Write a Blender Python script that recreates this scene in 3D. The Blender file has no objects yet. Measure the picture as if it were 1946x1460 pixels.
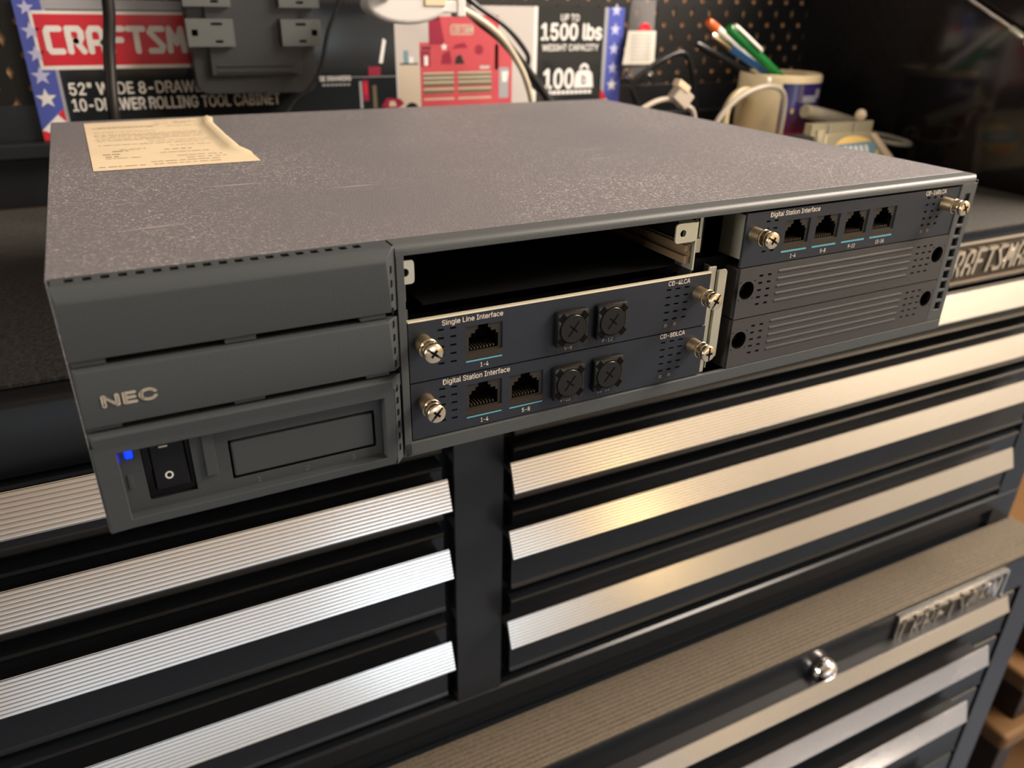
import bpy, bmesh, math, random
from mathutils import Vector, Matrix
random.seed(4)
scene = bpy.context.scene
COL = scene.collection
Z0 = 1.29                       # height of the tool chest's top above the floor (m); modelling below is in mm from there
S = 0.001

# ------------------------------------------------------------------ camera
F_PX = 1484.909
cam_d = bpy.data.cameras.new('camera'); cam = bpy.data.objects.new('camera', cam_d); COL.objects.link(cam)
RIGHT = Vector((0.8923077, -0.45106714, 0.01803913)); DOWN = Vector((-0.18681755, -0.40535292, -0.89486771)); FWD = Vector((0.41095763, 0.79512732, -0.44596679))
M = Matrix((RIGHT, -DOWN, -FWD)).transposed().to_4x4()
M.translation = Vector((0.02346456, -0.25425382, 0.16423742 + Z0))
cam.matrix_world = M
cam_d.sensor_width = 36.0; cam_d.lens = 36.0 * F_PX / 1946
cam_d.shift_x = -4.343 / 1946; cam_d.shift_y = 7.334 / 1946
cam_d.clip_start = 0.01; cam_d.clip_end = 50
cam_d.dof.use_dof = True; cam_d.dof.focus_distance = 0.335; cam_d.dof.aperture_fstop = 9.5
scene.camera = cam

# ------------------------------------------------------------------ world, lights, exposure
scene.view_settings.view_transform = 'Standard'; scene.view_settings.look = 'None'
scene.view_settings.gamma = 1.0; scene.view_settings.use_curve_mapping = False
scene.view_settings.exposure = 0.0
w = bpy.data.worlds.new('world'); scene.world = w; w.use_nodes = True
w.node_tree.nodes['Background'].inputs[0].default_value = (0.9, 0.72, 0.52, 1); w.node_tree.nodes['Background'].inputs[1].default_value = 0.05

def area(name, loc, target, sx, sy, power, color):
    d = bpy.data.lights.new(name, 'AREA'); d.shape = 'RECTANGLE'; d.size = sx; d.size_y = sy; d.energy = power; d.color = color
    o = bpy.data.objects.new(name, d); COL.objects.link(o); o.location = Vector(loc) + Vector((0, 0, Z0))
    o.rotation_euler = (Vector(target) - Vector(loc)).to_track_quat('-Z', 'Y').to_euler()
    return o
area('ceiling_lamp_light', (1.38, -0.2, 0.95), (0.3, 0.15, 0), 1.2, 0.4, 68, (1.0, 0.86, 0.73))
area('left_fill_light', (-2.2, -0.3, 0.4), (0.26, 0.0, 0.06), 0.7, 0.7, 48, (1.0, 0.92, 0.80))  # unseen fill, added to light the left-facing steel between the card columns
area('garage_door_daylight', (0.5, -3.1, -0.37), (0.5, 0, -0.37), 2.5, 0.72, 5.5, (0.60, 0.80, 1.0))
area('window_daylight', (0.92, -3.05, -0.36), (0.92, 0, -0.36), 0.55, 0.72, 3.2, (0.70, 0.86, 1.0))
area('warm_floor_lamp_light', (2.05, -2.85, -0.3), (0.6, 0, -0.2), 0.16, 0.5, 1.7, (1.0, 0.66, 0.24))
area('wall_wash_light', (1.4, -2.5, 1.15), (1.3, -3.3, 0.3), 2.6, 0.3, 19, (1.0, 0.76, 0.50))  # unseen light added to brighten the front wall that the pulls mirror
o = area('right_wall_wash_light', (2.6, -1.7, 1.12), (3.2, -1.7, -0.4), 0.3, 2.0, 80, (1.0, 0.92, 0.80))
o.rotation_euler = (0, math.radians(-22), 0)  # added wash, out of view: brightens the right wall for the right-hand pulls
area('right_warm_lamp_light', (2.5, -1.2, 0.7), (0.9, 0.2, -0.2), 0.5, 0.5, 6, (1.0, 0.70, 0.42))

# ------------------------------------------------------------------ materials
def mat(name, color, rough=0.5, metal=0.0, spec=0.5, bump=0.0, bscale=800, noise=0.0, nscale=40, color2=None, emit=None, estr=0, coat=0, trans=0, alpha=1, ior=1.45, aniso=None, detail=3):
    m = bpy.data.materials.new(name); m.use_nodes = True
    nt = m.node_tree; N = nt.nodes; L = nt.links; b = N['Principled BSDF']
    I = b.inputs
    I['Base Color'].default_value = (*color, 1); I['Roughness'].default_value = rough; I['Metallic'].default_value = metal
    I['Specular IOR Level'].default_value = spec; I['Coat Weight'].default_value = coat; I['Transmission Weight'].default_value = trans
    I['Alpha'].default_value = alpha; I['IOR'].default_value = ior
    if emit: I['Emission Color'].default_value = (*emit, 1); I['Emission Strength'].default_value = estr
    tc = N.new('ShaderNodeTexCoord')
    if noise > 0 or color2:
        t = N.new('ShaderNodeTexNoise'); t.inputs['Scale'].default_value = nscale; t.inputs['Detail'].default_value = 4
        L.new(tc.outputs['Object'], t.inputs['Vector'])
        mx = N.new('ShaderNodeMix'); mx.data_type = 'RGBA'
        c2 = color2 or tuple(min(1, c * (1 + noise)) for c in color)
        mx.inputs['A'].default_value = (*color, 1); mx.inputs['B'].default_value = (*c2, 1)
        rp = N.new('ShaderNodeMapRange'); rp.inputs['From Min'].default_value = 0.38; rp.inputs['From Max'].default_value = 0.62
        L.new(t.outputs['Fac'], rp.inputs['Value']); L.new(rp.outputs['Result'], mx.inputs['Factor']); L.new(mx.outputs['Result'], I['Base Color'])
    if bump > 0:
        t = N.new('ShaderNodeTexNoise'); t.inputs['Scale'].default_value = bscale; t.inputs['Detail'].default_value = detail
        L.new(tc.outputs['Object'], t.inputs['Vector'])
        bp = N.new('ShaderNodeBump'); bp.inputs['Strength'].default_value = bump; bp.inputs['Distance'].default_value = 0.0006
        L.new(t.outputs['Fac'], bp.inputs['Height']); L.new(bp.outputs['Normal'], I['Normal'])
    return m

def cover_material():
    m = mat('textured_charcoal_paint', (0.122, 0.116, 0.124), 0.5, spec=0.5, bump=0.55, bscale=1150, detail=2)
    nt = m.node_tree; N = nt.nodes; L = nt.links; b = N['Principled BSDF']; tc = N.new('ShaderNodeTexCoord')
    # rubbed, paler patches: fine speckle gated by large blotches, plus a few long thin scratches
    sp = N.new('ShaderNodeTexNoise'); sp.inputs['Scale'].default_value = 900; sp.inputs['Detail'].default_value = 2; L.new(tc.outputs['Object'], sp.inputs['Vector'])
    bl = N.new('ShaderNodeTexNoise'); bl.inputs['Scale'].default_value = 9; bl.inputs['Detail'].default_value = 5; L.new(tc.outputs['Object'], bl.inputs['Vector'])
    r1 = N.new('ShaderNodeMapRange'); r1.inputs['From Min'].default_value = 0.56; r1.inputs['From Max'].default_value = 0.66; L.new(sp.outputs['Fac'], r1.inputs['Value'])
    r2 = N.new('ShaderNodeMapRange'); r2.inputs['From Min'].default_value = 0.30; r2.inputs['From Max'].default_value = 0.74; L.new(bl.outputs['Fac'], r2.inputs['Value'])
    mu = N.new('ShaderNodeMath'); mu.operation = 'MULTIPLY'; L.new(r1.outputs[0], mu.inputs[0]); L.new(r2.outputs[0], mu.inputs[1])
    mp = N.new('ShaderNodeMapping'); mp.inputs['Scale'].default_value = (9, 160, 1); mp.inputs['Rotation'].default_value = (0, 0, 0.5); L.new(tc.outputs['Object'], mp.inputs['Vector'])
    sc = N.new('ShaderNodeTexNoise'); sc.inputs['Scale'].default_value = 1; sc.inputs['Detail'].default_value = 3; L.new(mp.outputs[0], sc.inputs['Vector'])
    r3 = N.new('ShaderNodeMapRange'); r3.inputs['From Min'].default_value = 0.70; r3.inputs['From Max'].default_value = 0.78; L.new(sc.outputs['Fac'], r3.inputs['Value'])
    ad = N.new('ShaderNodeMath'); ad.operation = 'MAXIMUM'; L.new(mu.outputs[0], ad.inputs[0]); L.new(r3.outputs[0], ad.inputs[1])
    ml = N.new('ShaderNodeMath'); ml.operation = 'MULTIPLY'; ml.inputs[1].default_value = 0.85; L.new(ad.outputs[0], ml.inputs[0])
    mx = N.new('ShaderNodeMix'); mx.data_type = 'RGBA'; mx.inputs['A'].default_value = (0.122, 0.116, 0.124, 1); mx.inputs['B'].default_value = (0.42, 0.37, 0.36, 1)
    L.new(ml.outputs[0], mx.inputs['Factor']); L.new(mx.outputs['Result'], b.inputs['Base Color'])
    return m

K = dict(
 cover=cover_material(),
 bezel=mat('charcoal_plastic', (0.060, 0.066, 0.068), 0.45, spec=0.4, bump=0.12, bscale=1500),
 panelp=mat('charcoal_front_panel_plastic', (0.044, 0.050, 0.054), 0.48, spec=0.28, bump=0.12, bscale=1500),
 card=mat('dark_slate_card_paint', (0.019, 0.023, 0.032), 0.45, spec=0.3, bump=0.1, bscale=1600),
 blank=mat('warm_charcoal_plastic', (0.046, 0.044, 0.044), 0.5, spec=0.35, bump=0.15, bscale=1500),
 black=mat('matt_black', (0.006, 0.006, 0.007), 0.6),
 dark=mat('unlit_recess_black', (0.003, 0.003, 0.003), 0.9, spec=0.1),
 plug=mat('glossy_black_plastic', (0.009, 0.0085, 0.007), 0.25, spec=0.4),
 jack=mat('olive_black_jack_plastic', (0.028, 0.025, 0.020), 0.5, spec=0.3),
 jackb=mat('brown_black_jack_plastic', (0.032, 0.022, 0.014), 0.45, spec=0.3),
 gold=mat('gold_contact', (0.13, 0.11, 0.07), 0.4, 0.6),
 nickel=mat('yellowed_nickel', (0.80, 0.66, 0.46), 0.2, 1.0, noise=-0.25, nscale=300),
 nickelm=mat('matt_yellowed_nickel', (0.62, 0.50, 0.32), 0.38, 1.0),
 zinc=mat('zinc_plated_steel', (0.50, 0.49, 0.40), 0.38, 0.75, noise=-0.15, nscale=60),
 steeledge=mat('bare_steel_edge', (0.9, 0.82, 0.62), 0.45, 0.6),
 pcb=mat('tan_guide_plastic', (0.17, 0.115, 0.065), 0.5),
 teal=mat('teal_print', (0.09, 0.33, 0.43), 0.5),
 print=mat('cream_print', (0.78, 0.70, 0.60), 0.5),
 printd=mat('dim_cream_print', (0.40, 0.36, 0.30), 0.5),
 emboss=mat('embossed_grey', (0.11, 0.11, 0.11), 0.4),
 logo=mat('champagne_logo_print', (0.62, 0.55, 0.44), 0.4, 0.2),
 led=mat('lit_blue_led', (0.0, 0.01, 0.2), 0.4, emit=(0.0, 0.03, 1.0), estr=2.2),
 ledrefl=mat('blue_led_reflection', (0.01, 0.01, 0.12), 0.4, emit=(0.0, 0.01, 1.0), estr=0.5),  # own glow for the bar that imitates the LED's reflection
 switch=mat('switch_black_plastic', (0.005, 0.005, 0.006), 0.4, spec=0.2),
 white=mat('white_print', (0.6, 0.6, 0.58), 0.5),
 ledpale=mat('unlit_indicator', (0.12, 0.09, 0.08), 0.3),
 paper=mat('yellowed_label_paper', (0.60, 0.49, 0.33), 0.55, noise=0.06, nscale=30),
 ink=mat('faded_brown_ink', (0.22, 0.16, 0.10), 0.6),
 chest=mat('gloss_black_paint', (0.010, 0.012, 0.015), 0.26, spec=0.4, bump=0.04, bscale=350),
 chestm=mat('satin_black_paint', (0.014, 0.015, 0.018), 0.34),
 groove=mat('gap_black', (0.004, 0.004, 0.005), 0.5),
 alu=mat('brushed_aluminium', (0.74, 0.72, 0.70), 0.19, 1.0),
 badge=mat('dark_chrome', (0.09, 0.075, 0.06), 0.35, 0.9),
 badgel=mat('chrome_lettering', (0.80, 0.76, 0.70), 0.22, 1.0),
 mat_=mat('ribbed_rubber_mat', (0.080, 0.063, 0.044), 0.7, bump=0.9, bscale=420, noise=0.5, nscale=500),
 tmat=mat('fuzzy_grey_liner', (0.031, 0.029, 0.026), 0.85, bump=1.0, bscale=300, noise=0.5, nscale=260),
 chrome=mat('polished_chrome', (0.85, 0.80, 0.78), 0.08, 1.0),
 peg=mat('black_pegboard_paint', (0.005, 0.005, 0.005), 0.5),
 hard=mat('tan_hardboard', (0.50, 0.31, 0.17), 0.7, noise=-0.2, nscale=90),
 hutch=mat('mirror_gloss_black_paint', (0.006, 0.005, 0.005), 0.10, spec=0.6),
 cardblk=mat('printed_black_card', (0.016, 0.019, 0.022), 0.12),
 cardwht=mat('printed_white', (0.80, 0.79, 0.77), 0.3),
 cardgry=mat('printed_silver_grey', (0.34, 0.35, 0.38), 0.3),
 cardred=mat('printed_red', (0.62, 0.025, 0.045), 0.3),
 cardpink=mat('printed_faded_red', (0.52, 0.075, 0.095), 0.3),
 carddred=mat('printed_dark_red', (0.28, 0.02, 0.05), 0.3),
 cardblu=mat('printed_blue', (0.075, 0.10, 0.42), 0.3),
 cardstar=mat('printed_pale_lilac', (0.52, 0.54, 0.80), 0.3),
 cardtan=mat('printed_beige', (0.55, 0.48, 0.38), 0.3),
 cardpho=mat('printed_pale_grey', (0.52, 0.49, 0.47), 0.3),
 cardbrn=mat('cardboard_edge', (0.30, 0.20, 0.11), 0.8),
 cardoliv=mat('printed_olive', (0.14, 0.12, 0.075), 0.3),
 outlet=mat('grey_outlet_plastic', (0.095, 0.105, 0.105), 0.42),
 obox=mat('dark_grey_abs', (0.030, 0.033, 0.037), 0.36),
 cord=mat('black_rubber_cord', (0.012, 0.012, 0.013), 0.28),
 cordw=mat('cream_cable_sheath', (0.50, 0.44, 0.34), 0.35),
 cordg=mat('pale_grey_cable_sheath', (0.46, 0.40, 0.33), 0.35),
 hubw=mat('white_plastic', (0.62, 0.61, 0.60), 0.3),
 pad=mat('cream_connector', (0.68, 0.55, 0.38), 0.4),
 mugw=mat('cream_glazed_ceramic', (0.84, 0.69, 0.43), 0.12),
 pen_g=mat('green_pen_plastic', (0.02, 0.22, 0.05), 0.25),
 pen_b=mat('blue_pen_plastic', (0.06, 0.20, 0.50), 0.25),
 pen_w=mat('white_pen_plastic', (0.78, 0.74, 0.68), 0.3),
 pen_o=mat('orange_pen_plastic', (0.70, 0.13, 0.03), 0.3),
 bagp=mat('clear_polythene', (0.55, 0.52, 0.52), 0.12, trans=0.4, ior=1.12, alpha=0.42, bump=0.6, bscale=60),
 baglab=mat('cream_paper_label', (0.68, 0.64, 0.56), 0.6),
 redp=mat('red_plastic', (0.60, 0.02, 0.04), 0.35),
 clearp=mat('yellowed_clear_plastic', (0.75, 0.68, 0.48), 0.15, trans=0.5, ior=1.3, alpha=0.85),
 vinylg=mat('grey_vinyl_sleeve', (0.34, 0.31, 0.25), 0.35),
 orange=mat('orange_print', (0.75, 0.18, 0.04), 0.4), yellow=mat('yellow_print', (0.82, 0.55, 0.16), 0.4), bluep=mat('slate_blue_print', (0.16, 0.28, 0.34), 0.4),
 floor=mat('grey_painted_concrete', (0.17, 0.20, 0.27), 0.6, noise=0.3, nscale=3),
 wallw=mat('cream_wall_paint', (0.58, 0.51, 0.42), 0.8, noise=0.05, nscale=2),
 wallb=mat('brown_wall_paint', (0.10, 0.06, 0.035), 0.8),
 ceil=mat('off_white_ceiling_paint', (0.45, 0.42, 0.38), 0.9),
 wood=mat('pine_board', (0.15, 0.075, 0.025), 0.6, noise=-0.25, nscale=25),
 wooddk=mat('dark_stained_wood', (0.025, 0.012, 0.006), 0.55),
)

def mug_art():
    m = mat('printed_mug_picture', (0.1, 0.1, 0.4), 0.14); nt = m.node_tree; N = nt.nodes; L = nt.links
    tc = N.new('ShaderNodeTexCoord'); sx = N.new('ShaderNodeSeparateXYZ'); L.new(tc.outputs['Object'], sx.inputs[0])
    no = N.new('ShaderNodeTexNoise'); no.inputs['Scale'].default_value = 60; no.inputs['Detail'].default_value = 4; L.new(tc.outputs['Object'], no.inputs['Vector'])
    a = N.new('ShaderNodeMath'); a.operation = 'MULTIPLY_ADD'; a.inputs[1].default_value = 0.030; L.new(no.outputs['Fac'], a.inputs[0]); L.new(sx.outputs['Z'], a.inputs[2])
    mr = N.new('ShaderNodeMapRange'); mr.inputs['From Min'].default_value = 0.018; mr.inputs['From Max'].default_value = 0.110; L.new(a.outputs[0], mr.inputs['Value'])
    cr = N.new('ShaderNodeValToRGB'); e = cr.color_ramp.elements
    e[0].position = 0.05; e[0].color = (0.16, 0.008, 0.012, 1); e[1].position = 1; e[1].color = (0.022, 0.022, 0.11, 1)
    x = e.new(0.32); x.color = (0.30, 0.02, 0.03, 1)
    x = e.new(0.48); x.color = (0.16, 0.03, 0.10, 1)
    x = e.new(0.68); x.color = (0.055, 0.03, 0.17, 1)
    L.new(mr.outputs[0], cr.inputs[0]); L.new(cr.outputs[0], N['Principled BSDF'].inputs['Base Color'])
    return m
K['mugart'] = mug_art()

# ------------------------------------------------------------------ mesh helpers (mm)
try: FONT = bpy.data.fonts.load(bpy.utils.system_resource('DATAFILES') + '/fonts/Inter.woff2')   # Blender's own interface font, else the built-in one
except Exception: FONT = None
class MB:
    def __init__(s): s.v = []; s.f = []; s.m = []; s.mats = []
    def mi(s, k):
        if k not in s.mats: s.mats.append(k)
        return s.mats.index(k)
    def add(s, vs, fs, k):
        o = len(s.v); i = s.mi(k)
        s.v += [tuple(v) for v in vs]; s.f += [tuple(o + a for a in f) for f in fs]; s.m += [i] * len(fs)
        return s
    def box(s, x0, x1, y0, y1, z0, z1, k):
        v = [(x0,y0,z0),(x1,y0,z0),(x1,y1,z0),(x0,y1,z0),(x0,y0,z1),(x1,y0,z1),(x1,y1,z1),(x0,y1,z1)]
        return s.add(v, [(0,3,2,1),(4,5,6,7),(0,1,5,4),(1,2,6,5),(2,3,7,6),(3,0,4,7)], k)
    def obox(s, c, ax, ay, az, k):          # oriented box from centre and three half-axis vectors
        c, ax, ay, az = map(Vector, (c, ax, ay, az))
        v = [c + ax*a + ay*b + az*d for d in (-1,1) for a, b in ((-1,-1),(1,-1),(1,1),(-1,1))]
        return s.add(v, [(0,3,2,1),(4,5,6,7),(0,1,5,4),(1,2,6,5),(2,3,7,6),(3,0,4,7)], k)
    def prism(s, pts, fa, fb, k, cap=True):  # pts 2-D; fa, fb map a 2-D point to 3-D at either end
        n = len(pts); v = [fa(*p) for p in pts] + [fb(*p) for p in pts]
        f = [(i, (i+1) % n, n + (i+1) % n, n + i) for i in range(n)]
        if cap: f += [tuple(range(n))[::-1], tuple(range(n, 2*n))]
        return s.add(v, f, k)
    def xprism(s, pts, x0, x1, k, cap=True):  # profile (y, z) along x
        return s.prism(pts, lambda a, b: (x0, a, b), lambda a, b: (x1, a, b), k, cap)
    def yprism(s, pts, y0, y1, k, cap=True):  # profile (x, z) along y
        return s.prism(pts, lambda a, b: (a, y0, b), lambda a, b: (a, y1, b), k, cap)
    def zprism(s, pts, z0, z1, k, cap=True):
        return s.prism(pts, lambda a, b: (a, b, z0), lambda a, b: (a, b, z1), k, cap)
    def plate(s, u0, u1, v0, v1, holes, fm, t, k, kw=None, skip_sides=False):
        us = sorted({round(a, 4) for a in [u0, u1] + [h[0] for h in holes] + [h[1] for h in holes]})
        vs = sorted({round(a, 4) for a in [v0, v1] + [h[2] for h in holes] + [h[3] for h in holes]})
        kw = kw or k
        us = [u for u in us if u0 - 1e-6 <= u <= u1 + 1e-6]; vs = [v for v in vs if v0 - 1e-6 <= v <= v1 + 1e-6]
        nu, nv = len(us) - 1, len(vs) - 1
        def solid(i, j):
            if i < 0 or j < 0 or i >= nu or j >= nv: return None
            cu, cv = (us[i] + us[i+1]) / 2, (vs[j] + vs[j+1]) / 2
            return not any(h[0] < cu < h[1] and h[2] < cv < h[3] for h in holes)
        for i in range(nu):
            for j in range(nv):
                if not solid(i, j): continue
                a, b, c, d = us[i], us[i+1], vs[j], vs[j+1]
                s.add([fm(a,c,0), fm(b,c,0), fm(b,d,0), fm(a,d,0)], [(0,1,2,3)], k)
                for (di, dj, p, q) in ((-1,0,(a,c),(a,d)), (1,0,(b,c),(b,d)), (0,-1,(a,c),(b,c)), (0,1,(a,d),(b,d))):
                    r = solid(i+di, j+dj)
                    if r is True: continue
                    s.add([fm(*p,0), fm(*q,0), fm(*q,t), fm(*p,t)], [(0,1,2,3)], kw if r is False else k)
        return s
    def ringcell(s, cu, cv, hu, hv, r, fm, t, k, kw, n=16, floor=None):
        sq = []; ci = []
        for i in range(n):
            a = 2*math.pi*i/n; c, d = math.cos(a), math.sin(a); q = 1/max(abs(c), abs(d))
            sq.append((cu + c*q*hu, cv + d*q*hv)); ci.append((cu + c*r, cv + d*r))
        s.add([fm(*p,0) for p in sq] + [fm(*p,0) for p in ci], [(i,(i+1)%n,n+(i+1)%n,n+i) for i in range(n)], k)
        s.add([fm(*p,0) for p in ci] + [fm(*p,t) for p in ci], [(i,(i+1)%n,n+(i+1)%n,n+i) for i in range(n)], kw)
        if floor: s.add([fm(*p,t) for p in ci], [tuple(range(n))], floor)
        return s
    def lathe(s, prof, o, d, k, n=24, cap=True):     # prof [(r, h)] along direction d from o
        d = Vector(d).normalized(); o = Vector(o)
        a = d.orthogonal().normalized(); b = d.cross(a)
        v = []
        for r, h in prof:
            for i in range(n):
                t = 2*math.pi*i/n; v.append(o + d*h + (a*math.cos(t) + b*math.sin(t))*r)
        f = []
        for j in range(len(prof)-1):
            for i in range(n):
                f.append((j*n+i, j*n+(i+1)%n, (j+1)*n+(i+1)%n, (j+1)*n+i))
        if cap:
            f.append(tuple(range(n))[::-1]); f.append(tuple(range((len(prof)-1)*n, len(prof)*n)))
        return s.add(v, f, k)
    def tube(s, pts, r, k, n=10, steps=10, ry=None):
        P = [Vector(p) for p in pts]; C = []
        Q = [P[0]*2-P[1]] + P + [P[-1]*2-P[-2]]
        for i in range(1, len(Q)-2):
            for j in range(steps):
                t = j/steps; a, b, c, d = Q[i-1], Q[i], Q[i+1], Q[i+2]
                C.append(0.5*((2*b) + (c-a)*t + (2*a-5*b+4*c-d)*t*t + (3*b-a-3*c+d)*t**3))
        C.append(P[-1]); up = Vector((0.13, 0.21, 0.97)); v = []
        prev = None
        for i, p in enumerate(C):
            T = (C[min(i+1, len(C)-1)] - C[max(i-1, 0)]).normalized()
            if prev is None: a = T.orthogonal().normalized()
            else: a = (prev - T*prev.dot(T)).normalized()
            prev = a; b = T.cross(a)
            for q in range(n):
                t = 2*math.pi*q/n; v.append(p + a*math.cos(t)*r + b*math.sin(t)*(ry or r))
        f = [(i*n+q, i*n+(q+1)%n, (i+1)*n+(q+1)%n, (i+1)*n+q) for i in range(len(C)-1) for q in range(n)]
        f += [tuple(range(n))[::-1], tuple(range((len(C)-1)*n, len(C)*n))]
        return s.add(v, f, k)
    def poly(s, pts, fm, k, w=0): return s.add([fm(*p, w) for p in pts], [tuple(range(len(pts)))], k)
    def text(s, body, u0, u1, v0, v1, fm, k, bold=0.0, w=-0.06, shear=0.0):   # built-in font, fitted to a rectangle
        cu = bpy.data.curves.new('t', 'FONT'); cu.body = body
        if FONT: cu.font = FONT
        cu.shear = shear; cu.resolution_u = 3
        ob = bpy.data.objects.new('t', cu); COL.objects.link(ob)
        dg = bpy.context.evaluated_depsgraph_get(); dg.update()
        me = bpy.data.meshes.new_from_object(ob.evaluated_get(dg))
        vs = [v.co.copy() for v in me.vertices]; fs = [tuple(p.vertices) for p in me.polygons]
        bpy.data.objects.remove(ob); bpy.data.curves.remove(cu); bpy.data.meshes.remove(me)
        a0 = min(v.x for v in vs); a1 = max(v.x for v in vs); b0 = min(v.y for v in vs); b1 = max(v.y for v in vs)
        e = bold*(v1 - v0)*1.6                      # heavier weights: the same glyphs set off a little each way
        for q in ([(0, 0, 0)] if not bold else [(-e, 0, 0), (e, 0, .012), (0, -e, .024), (0, e, .036)]):
            s.add([fm(u0 + q[0] + (v.x-a0)/(a1-a0)*(u1-u0), v0 + q[1] + (v.y-b0)/(b1-b0)*(v1-v0), w - q[2]) for v in vs], fs, k)
        return s
    def stroke(s, paths, fm, k, th, w0=0.0, w1=-0.1):
        s.q = getattr(s, 'q', 0)     # block letters: each segment a slab, each joint an octagon
        for path in paths:
            for (a, b) in zip(path, path[1:]):
                a = Vector(a); b = Vector(b); d = (b-a).normalized(); n = Vector((-d.y, d.x))*th/2
                q = [a+n, a-n, b-n, b+n]
                s.q += 1; e = .013*(s.q % 9)
                s.prism([(p.x, p.y) for p in q], lambda x, y: fm(x, y, w0 + e), lambda x, y: fm(x, y, w1 - e), k)
            for p in path:
                q = [(p[0] + math.cos(math.pi*(i+.5)/4)*th*.54, p[1] + math.sin(math.pi*(i+.5)/4)*th*.54) for i in range(8)]
                s.q += 1; e = .013*(s.q % 9)
                s.prism(q, lambda x, y: fm(x, y, w0 + e), lambda x, y: fm(x, y, w1 - e), k)
        return s
    def mesh(s, name, angle=35, recalc=True):
        me = bpy.data.meshes.new(name)
        me.from_pydata([(x*S, y*S, z*S) for x, y, z in s.v], [], s.f)
        for k in s.mats: me.materials.append(K[k])
        me.polygons.foreach_set('material_index', s.m); me.update()
        bm = bmesh.new(); bm.from_mesh(me)
        bmesh.ops.remove_doubles(bm, verts=bm.verts, dist=1e-7)
        if recalc: bmesh.ops.recalc_face_normals(bm, faces=bm.faces)
        bm.to_mesh(me); bm.free()
        me.polygons.foreach_set('use_smooth', [True]*len(me.polygons)); me.set_sharp_from_angle(angle=math.radians(angle))
        return me

def link(name, me, parent=None, loc=(0,0,0), bevel=0, segs=2, label=None):
    o = bpy.data.objects.new(name, me); COL.objects.link(o)
    o.location = Vector(loc)*S
    if parent: o.parent = parent
    if label: o['label'] = label
    if bevel:
        b = o.modifiers.new('bevel', 'BEVEL'); b.width = bevel*S; b.segments = segs; b.limit_method = 'ANGLE'; b.angle_limit = math.radians(40); b.harden_normals = True
    return o
def obj(name, mb, parent=None, loc=(0,0,0), bevel=0, segs=2, label=None, angle=35): return link(name, mb.mesh(name, angle), parent, loc, bevel, segs, label)
def tag(o, label, cat, group=None):
    o['label'] = label; o['category'] = cat
    if group: o['group'] = group
    return o
def thing(name, label, cat, loc=(0,0,0), rz=0, group=None):
    o = bpy.data.objects.new(name, None); COL.objects.link(o); o.empty_display_size = 0.02
    o.location = Vector(loc)*S + Vector((0,0,Z0)); o.rotation_euler = (0,0,rz)
    return tag(o, label, cat, group)
def solo(name, mb, label, cat, loc=(0,0,0), bevel=0, group=None, angle=35, segs=2):
    o = obj(name, mb, None, loc, bevel, segs, None, angle); o.location += Vector((0,0,Z0)); return tag(o, label, cat, group)
def struct(name, mb):
    o = obj(name, mb); o.location.z += Z0; o['kind'] = 'structure'; return o

def front(y0): return lambda u, v, w: (u, y0 + w, v)       # a front-facing plane; w > 0 goes into the thing
def top(z0): return lambda u, v, w: (u, v, z0 - w)
def arc(cx, cy, r, a0, a1, n): return [(cx + r*math.cos(math.radians(a0+(a1-a0)*i/n)), cy + r*math.sin(math.radians(a0+(a1-a0)*i/n))) for i in range(n+1)]

LET = {'C': [[(.9,1),(.22,1),(.1,.86),(.1,.14),(.22,0),(.9,0)]], 'R': [[(.1,0),(.1,1),(.75,1),(.9,.86),(.9,.62),(.75,.46),(.1,.46)],[(.52,.46),(.92,0)]],
 'A': [[(.08,0),(.08,.8),(.26,1),(.74,1),(.92,.8),(.92,0)],[(.08,.38),(.92,.38)]], 'F': [[(.1,0),(.1,1),(.95,1)],[(.1,.5),(.78,.5)]],
 'T': [[(.02,1),(.98,1)],[(.5,1),(.5,0)]], 'S': [[(.95,1),(.25,1),(.1,.84),(.88,.2),(.74,0),(.04,0)]],
 'M': [[(.02,0),(.1,1),(.5,.34),(.9,1),(.98,0)]], 'N': [[(.06,0),(.06,1),(.94,0),(.94,1)]]}
def brand(mb, u0, v0, pitch, wd, h, th, fm, k, shear=0.0, w0=0.0, w1=-0.1, word='CRAFTSMAN'):
    for i, ch in enumerate(word):
        for path in LET[ch]:
            mb.stroke([[(u0 + i*pitch + x*wd + y*h*shear, v0 + y*h) for x, y in path]], fm, k, th, w0, w1)

# ================================================================== room
mb = MB(); mb.box(-2600, 3200, -3300, 900, -1300, -1290, 'floor'); struct('floor', mb)
mb = MB(); mb.box(-2600, 3200, 900, 920, -1290, 1260, 'wallb'); struct('wall_back', mb)
mb = MB(); mb.box(-2600, 3200, -3320, -3300, -1290, 1260, 'wallw')
struct('wall_front', mb)
mb = MB(); mb.box(3200, 3220, -3320, 920, -1290, 1260, 'wallw'); struct('wall_right', mb)
mb = MB(); mb.box(-2620, -2600, -3320, 920, -1290, 1260, 'wallb'); struct('wall_left', mb)
mb = MB(); mb.box(-2620, 3220, -3320, 920, 1260, 1280, 'ceil'); struct('ceiling', mb)

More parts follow.
